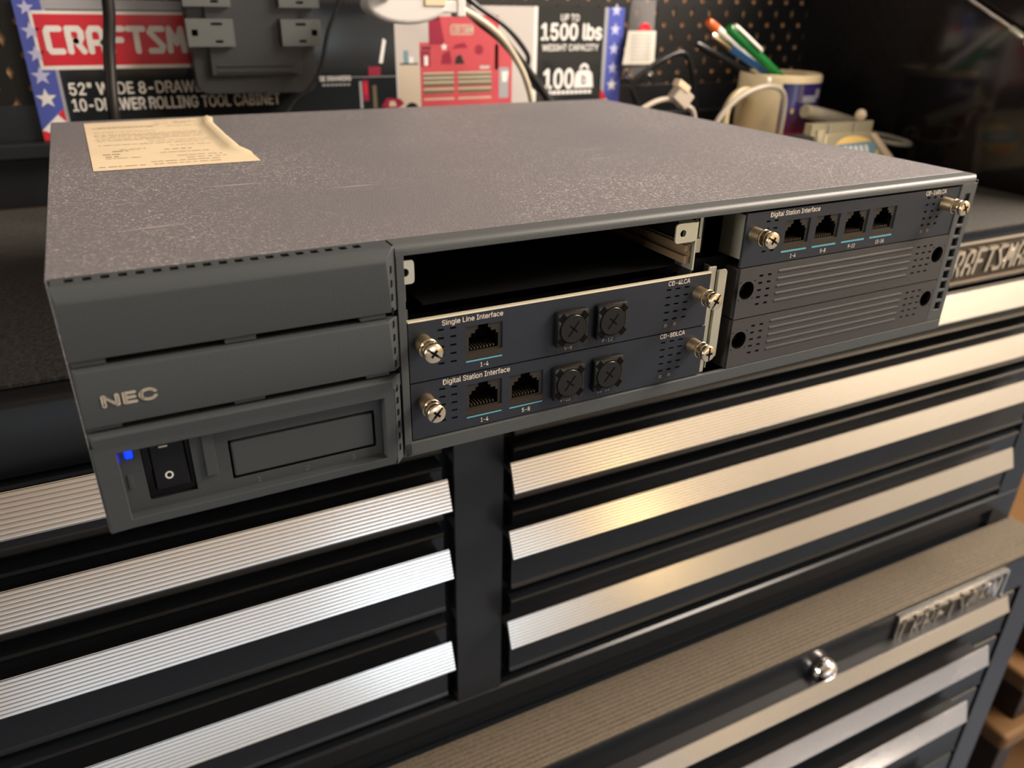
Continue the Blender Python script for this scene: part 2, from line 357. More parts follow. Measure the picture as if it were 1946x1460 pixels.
# ================================================================== rolling tool cabinet (below)
CX0, CX1 = -463, 846
def pull_profile(zf, zb, yw, ribs=9):
    """ribbed aluminium pull, profile (y, z): hooked to the wall plane yw, face leaning back at its top"""
    yt = yw - 16.6; yb = yw - 23.6
    L_ = math.hypot(yb - yt, zb - zf); ty, tz = (yb-yt)/L_, (zb-zf)/L_; ny, nz = tz, -ty
    if ny > 0: ny, nz = -ny, -nz
    pts = [(yt + 1.4, zf - 1.8), (yt + ty*.3, zf + tz*.3)]
    step = (L_ - .6)/ribs
    for i in range(ribs):
        for q, hh in ((0.02, 0), (0.14, .50), (0.5, .53), (0.84, .50), (0.98, 0)):
            d = .6 + (i + q)*step; pts.append((yt + ty*d + ny*hh, zf + tz*d + nz*hh))
    pts += [(yb, zb), (yb + .6, zb - 1.0), (yb + 2.2, zb - 1.0), (yb + 2.6, zb + 1)]
    return pts
def pull(parent, name, x0, x1, zt, zb, yw, ribs=9):
    mb = MB(); p = pull_profile(zt, zb, yw, ribs=ribs)
    # ends run out a little towards the lower edge
    mb.xprism(p, x0, x1, 'alu')
    mb.box(x0 + 3, x1 - 3, yw - 20, yw, (zt+zb)/2 - 3, (zt+zb)/2, 'groove')      # hidden black mounting flange
    return obj(name, mb, parent, angle=18, label='ribbed aluminium pull')

def craft_badge(parent, y, z0, z1, xa, xb, u0, pitch, wd, th):
    mb = MB(); f = front(y)
    out = [(xa, z0), (xa+12, z0+10), (xa+12, z1), (xb, z1), (xb, z0+10), (xb+6, z0)]
    mb.yprism(out, y - 1.2, y + 0.5, 'badge')
    for a, b in zip(out, out[1:] + out[:1]):
        mb.stroke([[a, b]], f, 'badgel', 2.4, 0, -2.6)
    p = obj('brand_badge', mb, parent, label='dark metal name plate with a bright raised border')
    mb = MB(); brand(mb, u0, z0 + 8.5, pitch, wd, z1 - z0 - 16, th, f, 'badgel', 0.16, -1.0, -2.6)
    obj('lettering', mb, p, label='bright raised lettering')
    return p

cab = thing('tool_cabinet', 'black rolling tool cabinet with ribbed aluminium pulls, under the two-column drawer chest', 'tool cabinet')
mb = MB()
mb.box(CX0, CX1, 90, 535, -1165, -342.5, 'chest')
mb.box(CX0, CX1, 78, 92, -384, -342.5, 'chest')         # top rail
mb.box(CX0, CX0 + 42, 78, 92, -1165, -384, 'chest'); mb.box(CX1 - 40, CX1, 78, 92, -1165, -384, 'chest')
mb.box(CX0, CX1, 78, 92, -1165, -1120, 'chest')
obj('body', mb, cab, angle=20)
craft_badge(cab, 77.2, -386, -347, 592, 764, 608, 16.6, 12, 3.4)
mb = MB()
mb.lathe([(12, 0), (13, 1.5), (13, 6), (12, 10), (9.5, 13), (5, 15), (.5, 15.6)], (508, 78, -366), (0, -1, 0), 'chrome', 28)
lk = obj('key_lock', mb, cab, label='round chrome key lock')
mb = MB(); mb.box(507.5, 508.5, 62.2, 63.5, -368, -364, 'dark'); obj('keyhole', mb, lk)
zt = [-387, -452, -530, -640, -760, -940, -1118]
pz = [(-364.0, -380), (-430.5, -453), (-511, -537), (-623, -649), (-744, -770), (-909, -935)]
for i in range(6):
    mb = MB()
    x0, x1 = CX0 + 46, CX1 - 45
    z1 = zt[i] - 3; z0 = zt[i+1] + 4
    mb.xprism([(100, z1), (81, z1), (79.2, z1 - 1.5), (79.2, z0 + 5), (78, z0 + 3), (78, z0 + 1), (80, z0), (100, z0)], x0, x1, 'chest')
    d = obj('drawer', mb, cab, bevel=0.8)
    pull(d, 'drawer_pull', CX0 + 72, 750, pz[i][0], pz[i][1], 79, ribs=max(7, round((pz[i][0] - pz[i][1])/2.1)))
for x in (CX0 + 90, CX1 - 90):
    for y in (150, 470):
        mb = MB(); mb.lathe([(46, 0), (60, 5), (62, 16), (60, 27), (46, 32)], (x - 16, y, -1227.5), (1, 0, 0), 'cord', 24)
        mb.box(x - 30, x + 30, y - 30, y + 30, -1172, -1163, 'zinc'); mb.box(x - 22, x - 18, y - 14, y + 14, -1235, -1168, 'zinc'); mb.box(x + 18, x + 22, y - 14, y + 14, -1235, -1168, 'zinc')
        obj('caster', mb, cab)

# ribbed mat on the cabinet's ledge
mb = MB(); pts = [(80, -342.4), (80, -340.2)]
y = 81.0
while y < 532:
    if y < 127: pts += [(y, -340.0), (y + .6, -338.2), (y + 2.0, -338.2), (y + 2.6, -340.3)]; y += 4.0
    else: break
pts += [(126.5, -340.0), (126.5, -342.4)]
mb.xprism(pts, CX0 + 3, 842, 'mat_')
solo('ribbed_mat', mb, 'brown grey ribbed rubber mat on the narrow ledge below the drawer chest', 'mat', angle=30)

# ================================================================== tool chest
HX0, HX1 = -455, 838
chest = thing('tool_chest', 'black tool chest with two columns of aluminium-pull drawers, carrying the telephone unit', 'tool chest')
mb = MB()
mb.box(HX0, HX1, 142, 534, -337, -6, 'chest')
mb.xprism([(142, -4.5), (131, -4.5), (128.8, -5.6), (128, -7.5), (128, -42), (142, -42)], HX0, HX1, 'chest')
mb.box(HX0, HX0 + 36, 128, 142, -337, -42, 'chest'); mb.box(HX1 - 36, HX1, 128, 142, -337, -42, 'chest')
mb.box(180, 214, 127.6, 142, -300, -42, 'chestm')
mb.xprism([(142, -299), (129, -299), (126.8, -300.5), (126.8, -315), (128.8, -317), (142, -317)], HX0 + 2, HX1 - 2, 'chest')
mb.box(HX0 + 2, HX1 - 2, 133, 142, -338, -316, 'chest')
obj('body', mb, chest, angle=30)
zb = [(-45, -86), (-93, -135.5), (-143, -211), (-219, -290.5)]
pz = [(-39.5, -60.5), (-92.5, -111.6), (-144.6, -163), (-221.4, -241.5)]
for cx0, cx1, px0, px1 in ((-405, 172, -384, 169), (222, 799, 211, 765)):
    for i in range(4):
        z1, z0 = zb[i]; mb = MB()
        mb.xprism([(150, z1), (131, z1), (128.2, z1 - 1), (127.2, z1 - 2.6), (128.4, z1 - 4.6), (128.6, z1 - 6), (128.6, z0 + 6), (128.2, z0 + 4.6), (127, z0 + 2.6), (128, z0 + 1), (131, z0), (150, z0)], cx0, cx1, 'chest')
        d = obj('drawer', mb, chest, angle=25)
        pull(d, 'drawer_pull', px0, px1, pz[i][0], pz[i][1], 128.6, ribs=9)
craft_badge(chest, 127.4, -39, -4.5, 583, 735, 599.5, 13.4, 9.4, 2.9)

# liner mat on the chest's top
mb = MB(); mb.box(HX0 + 8, HX1 - 3, 148, 522, -5.9, -3.2, 'tmat')
solo('liner_mat', mb, 'dark fuzzy liner mat lying on top of the drawer chest, under the telephone unit', 'mat', bevel=0.6)

# ================================================================== hutch with pegboard
hut = thing('pegboard_hutch', 'black hutch with a pegboard back and mirror-gloss side, standing on the drawer chest', 'hutch')
mb = MB(); mb.box(HX1, HX1 + 8, 150, 556, -6, 330, 'hutch'); obj('side_panel', mb, hut, bevel=0.8, label='mirror-gloss black right side panel')
mb = MB(); mb.box(HX0 - 8, HX0, 150, 556, -6, 330, 'hutch'); obj('side_panel', mb, hut, bevel=0.8)
mb = MB(); mb.box(HX0, HX1, 538, 546, -6, 78, 'chestm')
mb.xprism([(538, 49.5), (523, 49.5), (521.5, 48), (521.5, 38), (523, 36.5), (538, 36.5)], HX0, HX1, 'chestm')
obj('back_rail', mb, hut, bevel=0.5)
mb = MB(); f = front(538); P = 25.4; PZ = 25.0
i0 = math.floor((HX0 + 4 - 614.5)/P) + 1
xs = [614.5 + P*i for i in range(i0, 9)]; zs = [90.9 + PZ*j for j in range(0, 13)]
for x in xs:
    for z in zs: mb.ringcell(x, z, P/2, PZ/2, 2.6, f, 2.0, 'peg', 'hard', 14)
xa, xb = xs[0] - P/2, xs[-1] + P/2; za, zb_ = zs[0] - PZ/2, zs[-1] + PZ/2
for a, b, c, d in ((HX0, xa, 78, 430), (xb, HX1, 78, 430), (xa, xb, zb_, 430)):
    if b - a > 0.2: mb.add([f(a, c, 0), f(b, c, 0), f(b, d, 0), f(a, d, 0)], [(0, 1, 2, 3)], 'peg')
mb.box(HX0, HX1, 540.0, 546, 78, 430, 'hard')
obj('pegboard', mb, hut, label='black pegboard with tan hardboard showing in its holes')
mb = MB(); mb.tube([(830, 345, 182), (830, 322, 171), (830, 286, 154), (830, 272, 147)], 2.0, 'chrome', 12)
mb.lathe([(3.2, 0), (3.2, 14), (2.0, 17)], (830, 272, 147), (0, -0.84, -0.42), 'zinc', 16)
mb.lathe([(5, 0), (5, 8)], (830, 251, 136.5), (1, 0, 0), 'zinc', 16)
mb.lathe([(6.5, 0), (6.5, 120)], (830, 345, 182), (0, .88, .48), 'cord', 16)
obj('gas_strut', mb, hut, label='thin bright metal strut')

# ================================================================== telephone system unit
unit = thing('telephone_system_unit', 'charcoal rack-width telephone system unit overhanging the front of the drawer chest', 'telephone unit', (0,0,0), math.radians(0.75))
W, H, D = 430.0, 86.2, 358.7
mb = MB()
mb.prism([(0, 9.3), (W, 9.3), (W, D), (0, D)], lambda a, b: (a, b, H), lambda a, b: (a, b, H - 1.2), 'cover')
mb.box(0, 1.0, 9.3, D, 2, H - 0.6, 'cover'); mb.box(W - 1.0, W, 9.3, D, 2, H - 0.6, 'cover')
obj('top_cover', mb, unit, bevel=0.9, segs=3, label='textured charcoal lid, rubbed and scratched')
mb = MB()
mb.box(1, W - 1, 14, D - 1, 0.4, 2.2, 'black'); mb.box(1, W - 1, D - 2, D - 1, 0.4, H - 1.3, 'black')
mb.box(104, 108.4, 10, 200, 1, H - 1.4, 'black')
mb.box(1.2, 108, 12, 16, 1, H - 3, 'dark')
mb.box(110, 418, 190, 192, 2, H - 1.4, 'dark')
mb.box(245.2, 246.4, 4, 190, 30, H - 1.4, 'black')
mb.box(262, 262.6, 18, 190, 2, H - 1.4, 'black')
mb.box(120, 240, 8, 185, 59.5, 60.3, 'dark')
obj('chassis', mb, unit)
for x, y in ((20, 200), (360, 200), (20, 310), (360, 310)):
    mb = MB(); mb.box(x, x + 40, y, y + 40, -3.2, 0.4, 'cord'); obj('rubber_foot', mb, unit)

# front bezel (right-hand frame)
mb = MB()
topprof = [(9.2, H)] + [(a, b) for a, b in arc(2.6, H - 2.6, 2.6, 90, 180, 6)] + [(0, 82.2), (9.2, 82.2)]
mb.prism(topprof, lambda a, b: (107.4, a, b), lambda a, b: (W - 3 + min(3, a*1.0)*1.0, a, b), 'bezel')
mb.box(107.6, 110.6, 0, 12, 0, 82.4, 'bezel')
mb.xprism([(0, 0), (0, 5.6), (1.5, 6.0), (12, 6.0), (12, 0)], 107.6, W - 0.5, 'bezel')
f = front(0.0); slots = [(421.0, 425.9, z - 2.2, z + 2.2) for z in [62.9 - 6.05*i for i in range(9)]]
mb.plate(417.2, W - 1.2, 6, 82.3, slots + [(421.2, 425.6, 71, 77)], f, 3.2, 'bezel')
mb.box(417.4, W - 0.6, 3.2, 12, 6, 82.3, 'black')
mb.zprism([(W - 1.2, 0)] + arc(W - 1.2, 1.2, 1.2, -90, 0, 4) + [(W, 12), (W - 1.2, 12)], 1, 83.6, 'bezel')
mb.prism([(421.2, 77), (425.6, 77), (423.4, 73.4)], lambda a, b: (a, 1.0, b), lambda a, b: (a, 1.6, b), 'black')
obj('bezel', mb, unit, bevel=0.35, label='charcoal plastic frame round the card slots')

# left front panel: three overlapping tiers
fp = MB()
XL = 1.0
def tier(prof, k='panelp'): fp.prism(prof, lambda a, b: (XL + max(0, -1.2 - a)*0.55, a, b), lambda a, b: (103.4 + (a + 3.2)*1.05, a, b), k)
tier([(1.2, 86.1), (0.4, 86.1), (-0.4, 85.7), (-3.6, 82.4), (-3.8, 81.4), (-2.0, 62.6), (6, 62.6), (6, 78), (1.2, 80)])
tier([(6.5, 59.6), (-2.2, 60.3), (-3.6, 59.8), (-4.0, 59.0), (-2.2, 39.6), (6.5, 39.6)])
tier([(6.5, 36.6), (-2.2, 37.4), (-3.6, 36.9), (-4.0, 36.2), (-3.6, 32.0), (6.5, 32.0)])
obj_tiers = fp
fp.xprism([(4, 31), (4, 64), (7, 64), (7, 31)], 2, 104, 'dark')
for x0, x1, z0, z1 in ((47, 57, 60.5, 62.4), (93, 102.5, 60.5, 62.4), (2, 11.5, 60.5, 62.4), (2, 12, 38.0, 39.4), (47, 57.3, 38.0, 39.4), (93.6, 102.5, 38.0, 39.4)):
    fp.box(x0, x1, -1.2, 5, z0, z1, 'panelp')
# flat strip with vent holes on top
fp.plate(1.4, 106.6, 0.4, 9.1, [(6.4 + 4.94*i - 1.25, 6.4 + 4.94*i + 1.25, 3.4, 7.0) for i in range(19)], top(H), 2.2, 'panelp', 'black')
fp.box(2, 106, 1.5, 8.5, 80.4, 83.4, 'black')
# lower tier: frame round a recess
f = front(-3.6)
fp.plate(1.6, 103.2, 0.4, 33, [(8.4, 99.2, 3.8, 29.8)], f, 4.6, 'panelp')
fp.zprism([(103.2, -3.6), (106.8, 0.2), (106.8, 6), (103.2, 6)], 0.4, 33, 'panelp')
fp.zprism([(1.6, -3.6), (1.0, -3.0), (1.0, 9), (1.6, 9)], 0.4, 33, 'panelp')
fp.box(1.2, 106.4, 0.8, 9, 0.4, 3.4, 'panelp')
fp.plate(8.0, 99.8, 3.4, 30.2, [(15.2, 30.5, 7.2, 29.6), (42.8, 96.0, 8.0, 23.6), (10.2, 12.9, 24.6, 28.6)], front(0.6), 5, 'panelp', 'black')
fp.box(34.4, 38.2, -0.6, 1.0, 12, 29.6, 'panelp')
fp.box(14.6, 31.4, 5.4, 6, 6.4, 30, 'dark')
# dark vent notches down the chamfer at the panel's right edge
for i in range(15):
    z = 78.5 - 5.15*i
    if abs(z - 61) < 2 or abs(z - 38.2) < 2: continue
    fp.add([(104.6, -2.12, z + 1.5), (105.6, -1.17, z + 1.1), (105.6, -1.17, z - 1.3), (104.4, -2.30, z - 1.5)], [(0, 1, 2, 3)], 'dark')
pan = obj('front_panel', fp, unit, bevel=0.35, label='charcoal front panel in three stepped tiers')
mb = MB()
mb.text('NEC', 8.0, 23.8, 46.7, 50.7, lambda u, v, ww: (u, -3.05 + (51 - v)*0.05 - 0.25 + (v - 46)*-0.045, v), 'logo', 0.04)
obj('logo', mb, pan, label='pale champagne maker logo')
sw = MB()
sw.plate(15.2, 30.5, 7.2, 29.6, [(17.6, 29.0, 10.0, 27.6)], front(2.0), 3, 'switch'); o = obj('power_switch', sw, pan, bevel=0.3, label='black rocker power switch')
mb = MB(); mb.xprism([(4.5, 27.4), (2.6, 27.4), (1.9, 19), (0.4, 12.2), (0.4, 10.2), (4.5, 10.2)], 17.8, 28.8, 'switch')
rk = obj('rocker', mb, o, bevel=0.4)
mb = MB(); mb.box(20.9, 23.7, 2.28, 2.6, 25.6, 26.15, 'white')
a = arc(22.5, 15.2, 1.35, 0, 360, 20)[:-1]; b = arc(22.5, 15.2, 0.82, 0, 360, 20)[:-1]
fy = lambda x, z: (x, 1.9 - (19 - z)*1.5/6.8 - 0.08, z)
mb.add([fy(*p) for p in a] + [fy(*p) for p in b], [(i, (i+1) % 20, 20 + (i+1) % 20, 20 + i) for i in range(20)], 'white')
obj('switch_marking', mb, o, label='white on and off marks')
mb = MB(); mb.box(10.3, 12.8, 0.3, 2, 24.7, 28.5, 'led')
obj('status_light', mb, pan, bevel=0.5, label='lit blue status light')
mb = MB(); mb.box(8.35, 8.75, -1.8, 0.5, 24.9, 28.3, 'ledrefl'); obj('led_reflection', mb, pan, label='narrow glowing bar imitating the reflected status light')  # glowing bar added as the status light's reflection in the recess wall
mb = MB(); mb.box(9.6, 11.2, 0.15, 1.2, 13.2, 18.8, 'panelp'); obj('reset_button', mb, pan, bevel=0.25)
mb = MB(); mb.box(43.5, 95.3, 0.2, 3, 8.9, 22.7, 'panelp'); dr = obj('slot_cover', mb, pan, bevel=0.7, segs=3, label='blank rectangular cover over the media slot')
mb = MB()
for ch, x in (('1', 51.5), ('2', 69.2), ('3', 86.8)): mb.text(ch, x - .7, x + .8, 4.4, 6.6, front(0.6), 'emboss', 0.0, -0.12)
obj('slot_numbers', mb, pan, label='faint moulded numbers')

# shared small parts
def jack_mesh():
    mb = MB(); f = front(1.3)
    mb.plate(0, 15.8, 0, 14.6, [(1.4, 14.2, 3.6, 9.6), (2.4, 13.2, 9.6, 11.0), (4.2, 11.0, 11.0, 12.4), (5.4, 9.8, 12.4, 14.2)], f, 9, 'jack', 'dark')
    mb.box(0, 15.8, 0.6, 1.4, 0.2, 2.9, 'jackb'); mb.box(0.5, 15.3, 10.2, 10.6, 1, 14.6, 'dark')
    for i in range(8): mb.box(2.6 + i*1.38, 3.0 + i*1.38, 1.9, 9, 3.9, 4.4 + 0.05*i, 'gold')
    return mb.mesh('port_jack')
def screw_mesh():
    mb = MB()
    mb.lathe([(3.0, 0), (2.9, 3), (2.7, 5.6)], (0, 0, 0), (0, -1, 0), 'nickelm', 28)
    n = 36; d = 'nickel'
    mb.lathe([(2.7, 5.6), (3.35, 5.9), (3.35, 6.4), (3.1, 6.6)], (0, 0, 0), (0, -1, 0), d, 28)
    vs = []; 
    for h in (6.6, 9.0):
        for i in range(2*n):
            t = math.pi*i/n; r = 3.18 if i % 2 else 3.02; vs.append((math.cos(t)*r, -h, math.sin(t)*r))
    mb.add(vs, [(i, (i+1) % (2*n), 2*n + (i+1) % (2*n), 2*n + i) for i in range(2*n)], d)
    mb.lathe([(3.1, 9.0), (2.85, 9.3), (3.25, 9.6), (3.3, 10.0), (3.3, 11.4), (3.1, 11.8), (2.8, 11.95), (0.4, 12.0)], (0, 0, 0), (0, -1, 0), d, 28)
    return mb.mesh('thumb_screw', 40)
def slot_mesh():
    mb = MB(); 
    mb.box(-3.0, 3.0, -12.06, -11.2, -0.36, 0.36, 'jackb')
    mb.box(-1.5, 1.5, -12.09, -11.6, -0.42, 0.42, 'dark'); mb.box(-0.42, 0.42, -12.09, -11.6, -1.5, 1.5, 'dark')
    return mb.mesh('screw_slot')
def plug_mesh():
    mb = MB()
    mb.yprism([(-7.5, -7.8), (7.5, -7.8), (7.5, 7.8), (-7.5, 7.8)], -3.2, 0, 'plug')
    return mb.mesh('port_plug')
def plugface_mesh():
    mb = MB(); mb.lathe([(6.1, 0), (6.1, .3), (5.95, .45), (0.3, .45)], (0, -3.2, 0), (0, -1, 0), 'plug', 40)
    mb.lathe([(6.55, 0.05), (6.1, 0.06)], (0, -3.2, 0), (0, -1, 0), 'dark', 32, cap=False)
    for q in range(4):
        a = math.radians(45 + 90*q); c, s_ = math.cos(a), math.sin(a)
        mb.obox((c*7.6, -3.22, s_*7.6), (c*1.1, 0, s_*1.1), (-s_*1.7, 0, c*1.7), (0, 0.10, 0), 'dark')
    for a, L_ in ((52, 3.9), (-42, 2.4)):
        c, s_ = math.cos(math.radians(a)), math.sin(math.radians(a))
        mb.obox((0, -3.65, 0), (c*L_, 0, s_*L_), (-s_*.38, 0, c*.38), (0, 0.06, 0), 'dark')
    return mb.mesh('plug_disc')
JACK, SCREW, SLOT, PLUG, PLUGF = jack_mesh(), screw_mesh(), slot_mesh(), plug_mesh(), plugface_mesh()

def vents(cols, rows, hw=1.3, hh=0.42): return [(c - hw, c + hw, r - hh, r + hh) for c in cols for r in rows]
def card(x0, x1, z0, z1, vent, ports, label, flange=True, sidewall=True):
    mb = MB()
    holes = list(vent) + [(p, p + 15.8, z0 + 5.2, z0 + 19.6) for p in ports]
    mb.plate(x0, x1, z0 + 0.25, z1 - 0.25, holes, front(0.6), 1.3, 'card', 'card')
    for p in ports: mb.box(p - 0.1, p + 15.7, 0.45, 0.7, z0 + 4.55, z0 + (5.1 if x0 < 200 else 5.3), 'teal')
    if flange: mb.box(x0, x1, 0.62, 2.6, z1 - 0.3, z1 + 0.35, 'steeledge')
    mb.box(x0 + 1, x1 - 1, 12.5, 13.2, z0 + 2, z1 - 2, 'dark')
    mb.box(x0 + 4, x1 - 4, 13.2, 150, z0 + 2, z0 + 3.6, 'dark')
    if sidewall: mb.box(x0, x0 + 0.9, 0.7, 16, z0 + 4, z1 - 1.2, 'zinc'); 
    return obj('interface_card', mb, unit, label=label)
# depth limit is thing > part > sub-part: the slot is joined to the screw head
def screw_full(rot):
    me = bpy.data.meshes.new('thumb_screw'); bm = bmesh.new(); bm.from_mesh(SCREW)
    k0 = len(SCREW.materials)
    b2 = bmesh.new(); b2.from_mesh(SLOT); b2.transform(Matrix.Rotation(math.radians(rot), 4, 'Y'))
    vm = {v: bm.verts.new(v.co) for v in b2.verts}
    for f_ in b2.faces:
        g = bm.faces.new([vm[v] for v in f_.verts]); g.material_index = k0 + f_.material_index
    bm.to_mesh(me); bm.free(); b2.free()
    for m_ in list(SCREW.materials) + list(SLOT.materials): me.materials.append(m_)
    me.set_sharp_from_angle(angle=math.radians(38)); me.transform(Matrix.Diagonal((1.14, 1.02, 1.14, 1)))
    return me
def add_screw(parent, x, z, rot): return link('thumb_screw', screw_full(rot), parent, (x, 0.6, z))
def plug_full():
    me = bpy.data.meshes.new('port_plug'); bm = bmesh.new(); bm.from_mesh(PLUG)
    bmesh.ops.bevel(bm, geom=bm.edges[:], offset=0.0009, segments=2, affect='EDGES', profile=0.5)
    k0 = len(PLUG.materials); b2 = bmesh.new(); b2.from_mesh(PLUGF)
    vm = {v: bm.verts.new(v.co) for v in b2.verts}
    for f_ in b2.faces:
        g = bm.faces.new([vm[v] for v in f_.verts]); g.material_index = k0 + f_.material_index; g.smooth = f_.smooth
    bm.to_mesh(me); bm.free(); b2.free()
    for m_ in list(PLUG.materials) + list(PLUGF.materials): me.materials.append(m_)
    me.set_sharp_from_angle(angle=math.radians(30))
    return me
PLUGM = plug_full()

vz = lambda t, n=5: [t - 3.5*i for i in range(n)]
mid = lambda z1: vents([124.2, 129.3], vz(z1 - 4.9)) + vents([231.8, 236.7, 241.7], vz(z1 - 4.8))
# upper card, middle column
c1 = card(111.2, 254.8, 31.3, 56.4, mid(56.4), [134.7], 'card with one open jack and two round plugs, upper of the left pair', True, False)
c2 = card(111.2, 255.4, 6.3, 31.2, mid(31.4), [134.7, 154.1], 'card with two open jacks and two round plugs, lower of the left pair', False, False)
c3 = card(271.4, 416.6, 56.0, 81.4, vents([284.4, 289.3], [76.4, 72.9, 69.4, 65.9, 62.5], 1.2) + vents([393, 398, 403], vz(77.2), 1.0, .55), [295.4, 315.0, 334.8, 354.6], 'card with four open jacks, at the top right', False, True)
for c, ps, z in ((c1, [134.7], 36.5), (c2, [134.7, 154.1], 11.5), (c3, [295.4, 315.0, 334.8, 354.6], 61.2)):
    for p in ps: link('port_jack', JACK, c, (p, 0, z))
for c, x, z, r in ((c1, 116.6, 47.8, 40), (c1, 248.6, 47.6, -58), (c2, 117.0, 22.7, -48), (c2, 248.8, 22.6, 88), (c3, 276.8, 71.4, 30), (c3, 406.4, 73.2, 55)): add_screw(c, x, z, r)
for c, x, z in ((c1, 181.5, 43.3), (c1, 201.0, 43.4), (c2, 181.2, 18.6), (c2, 201.2, 18.6)): link('port_plug', PLUGM, c, (x, 0.6, z))
f = front(0.6)
for c, words in ((c1, (('Single Line Interface', 124.8, 150.6, 52.6, 55.3, 1), ('1-4', 140.8, 144.3, 32.9, 34.8, 1), ('CD-4LCA', 231.2, 243.0, 53.4, 55.6, 1), ('5-8', 179.6, 183.3, 32.8, 34.6, 0), ('9-12', 198.3, 203.8, 32.8, 34.6, 0))),
                 (c2, (('Digital Station Interface', 124.6, 154.0, 27.6, 30.6, 1), ('1-4', 140.9, 144.3, 7.8, 9.7, 1), ('5-8', 160.1, 163.9, 7.9, 9.8, 1), ('CD-8DLCA', 229.8, 243.6, 28.7, 30.9, 1), ('9-12', 178.8, 184.0, 8.3, 10.1, 0), ('13-16', 197.8, 204.3, 8.7, 10.4, 0))),
                 (c3, (('Digital Station Interface', 285.2, 315.9, 77.6, 80.5, 1), ('CD-16DLCA', 390.2, 405.7, 78.6, 80.8, 1), ('1-4', 301.7, 305.2, 57.4, 59.3, 1), ('5-8', 321.2, 324.8, 57.4, 59.3, 1), ('9-12', 340.1, 344.9, 57.4, 59.3, 1), ('13-16', 359.6, 365.6, 57.4, 59.3, 1)))):
    for t_, a, b, e, g, br in words:
        mb = MB(); mb.text(t_, a, b, e, g, f, 'print' if br else 'printd', 0.005); obj('lettering', mb, c, label='cream printed lettering')
for c, x, z in ((c1, 231.9, 34.9), (c1, 236.9, 35.0), (c2, 232.1, 9.7), (c2, 237.0, 9.8), (c3, 393.1, 59.8), (c3, 398.1, 60.0)):
    mb = MB(); mb.box(x - .8, x + .8, 0.45, 1, z - .8, z + .8, 'ledpale'); obj('indicator_window', mb, c)
# blank covers in the right column
def blank(z0, z1, label):
    mb = MB(); x0, x1 = 271.6, 417.0; f = front(0.0)
    hz = z1 - 11.0; r = 4.4
    holes = vents([284.9, 290.1], vz(z1 - 4.9), 1.25, .55) + vents([394, 399, 404], vz(z1 - 4.4), 1.25, .5)
    sq = [(272.4, 281.6, hz - 4.6, hz + 4.6), (406.4, 415.6, hz - 3.9, hz + 5.3)]
    mb.plate(x0, x1, z0 + .25, z1 - .25, holes + sq, f, 1.6, 'blank')
    mb.ringcell(277.0, hz, 4.6, 4.6, r, f, 6.5, 'blank', 'plug', 28, 'dark'); mb.ringcell(411.0, hz + .7, 4.6, 4.6, r, f, 6.5, 'blank', 'plug', 28, 'dark')
    for i in range(5):
        z = z1 - 4.3 - 3.68*i
        mb.xprism([(0.0, z + .85), (-.22, z + .55), (-.32, z), (-.22, z - .55), (0.0, z - .85)], 295.6, 389, 'blank')
    mb.box(x0, x0 + 1, 0.1, 13.5, z0 + .3, z1 - .3, 'blank'); mb.box(x0 + 8, x1 - 8, 9.5, 10.5, z0 + 1, z1 - 1, 'dark'); mb.box(x0 + .5, x1 - .5, 0.4, 13, z1 - 1.3, z1 - .3, 'blank')
    o = obj('blank_slot_cover', mb, unit, label=label)
    for x in (277.0, 411.0):
        mb = MB(); mb.lathe([(2.6, 0), (2.6, 1.6), (2.2, 2.3), (.4, 2.5)], (x, 6.4, hz + (0.7 if x > 300 else 0)), (0, -1, 0), 'plug', 20)
        obj('screw', mb, o, label='recessed black screw')
    return o
blank(31.0, 55.9, 'ribbed blank slot cover, upper one'); blank(5.8, 30.9, 'ribbed blank slot cover, lower one')

# folded steel between the columns, mounting tabs and card guide in the empty slot
mb = MB()
mb.plate(254.9, 259.0, 6, 58.4, [], front(2.2), 1.0, 'zinc'); mb.box(258.4, 259.2, 2.4, 40, 6, 57.4, 'zinc')
mb.yprism([(259.9, 13.5), (264.6, 13.5), (264.8, 14), (264.8, 54.5)] + arc(263.0, 55.0, 1.8, 0, 90, 5) + [(259.9, 56.8)], 1.2, 2.2, 'zinc'); mb.box(259.6, 260.2, 2, 40, 8, 56.5, 'zinc')
obj('column_divider', mb, unit, bevel=0.2, label='folded zinc-plated steel strips')
mb = MB(); mb.box(258.6, 262.5, 8, 60, 0.5, 13, 'black'); mb.box(247, 272, 10, 12, 0.5, 60, 'dark'); mb.box(255, 271, 1.2, 10, 1, 6, 'black'); obj('divider_base', mb, unit)
def tab(x0, x1, z0, z1, hx, hz):
    mb = MB(); n = 48; o_ = []; c_ = []
    for i in range(n):
        a = 2*math.pi*i/n; c, d = math.cos(a), math.sin(a)
        hu = (x1 - hx) if c > 0 else (hx - x0); hv = (z1 - hz) if d > 0 else (hz - z0)
        r = 1/((abs(c)/hu)**7 + (abs(d)/hv)**7)**(1/7)
        o_.append((hx + c*r, hz + d*r)); c_.append((hx + 1.55*c, hz + 1.55*d))
    q = lambda P, y: [(x, y, z) for x, z in P]
    R4 = [(k*n + i, k*n + (i+1) % n, ((k+1) % 4)*n + (i+1) % n, ((k+1) % 4)*n + i) for k in range(4) for i in range(n)]
    mb.add(q(o_, 1.6) + q(c_, 1.6) + q(c_, 2.5) + q(o_, 2.5), R4, 'zinc')
    mb.box(hx - 2.6, hx + 2.6, 5, 5.2, hz - 2.6, hz + 2.6, 'dark')
    return obj('mounting_tab', mb, unit, bevel=0.15, label='zinc-plated tab with a round hole')
tab(108.0, 115.0, 71.0, 79.9, 111.3, 75.4); tab(233.0, 244.9, 71.6, 80.2, 237.0, 75.8)
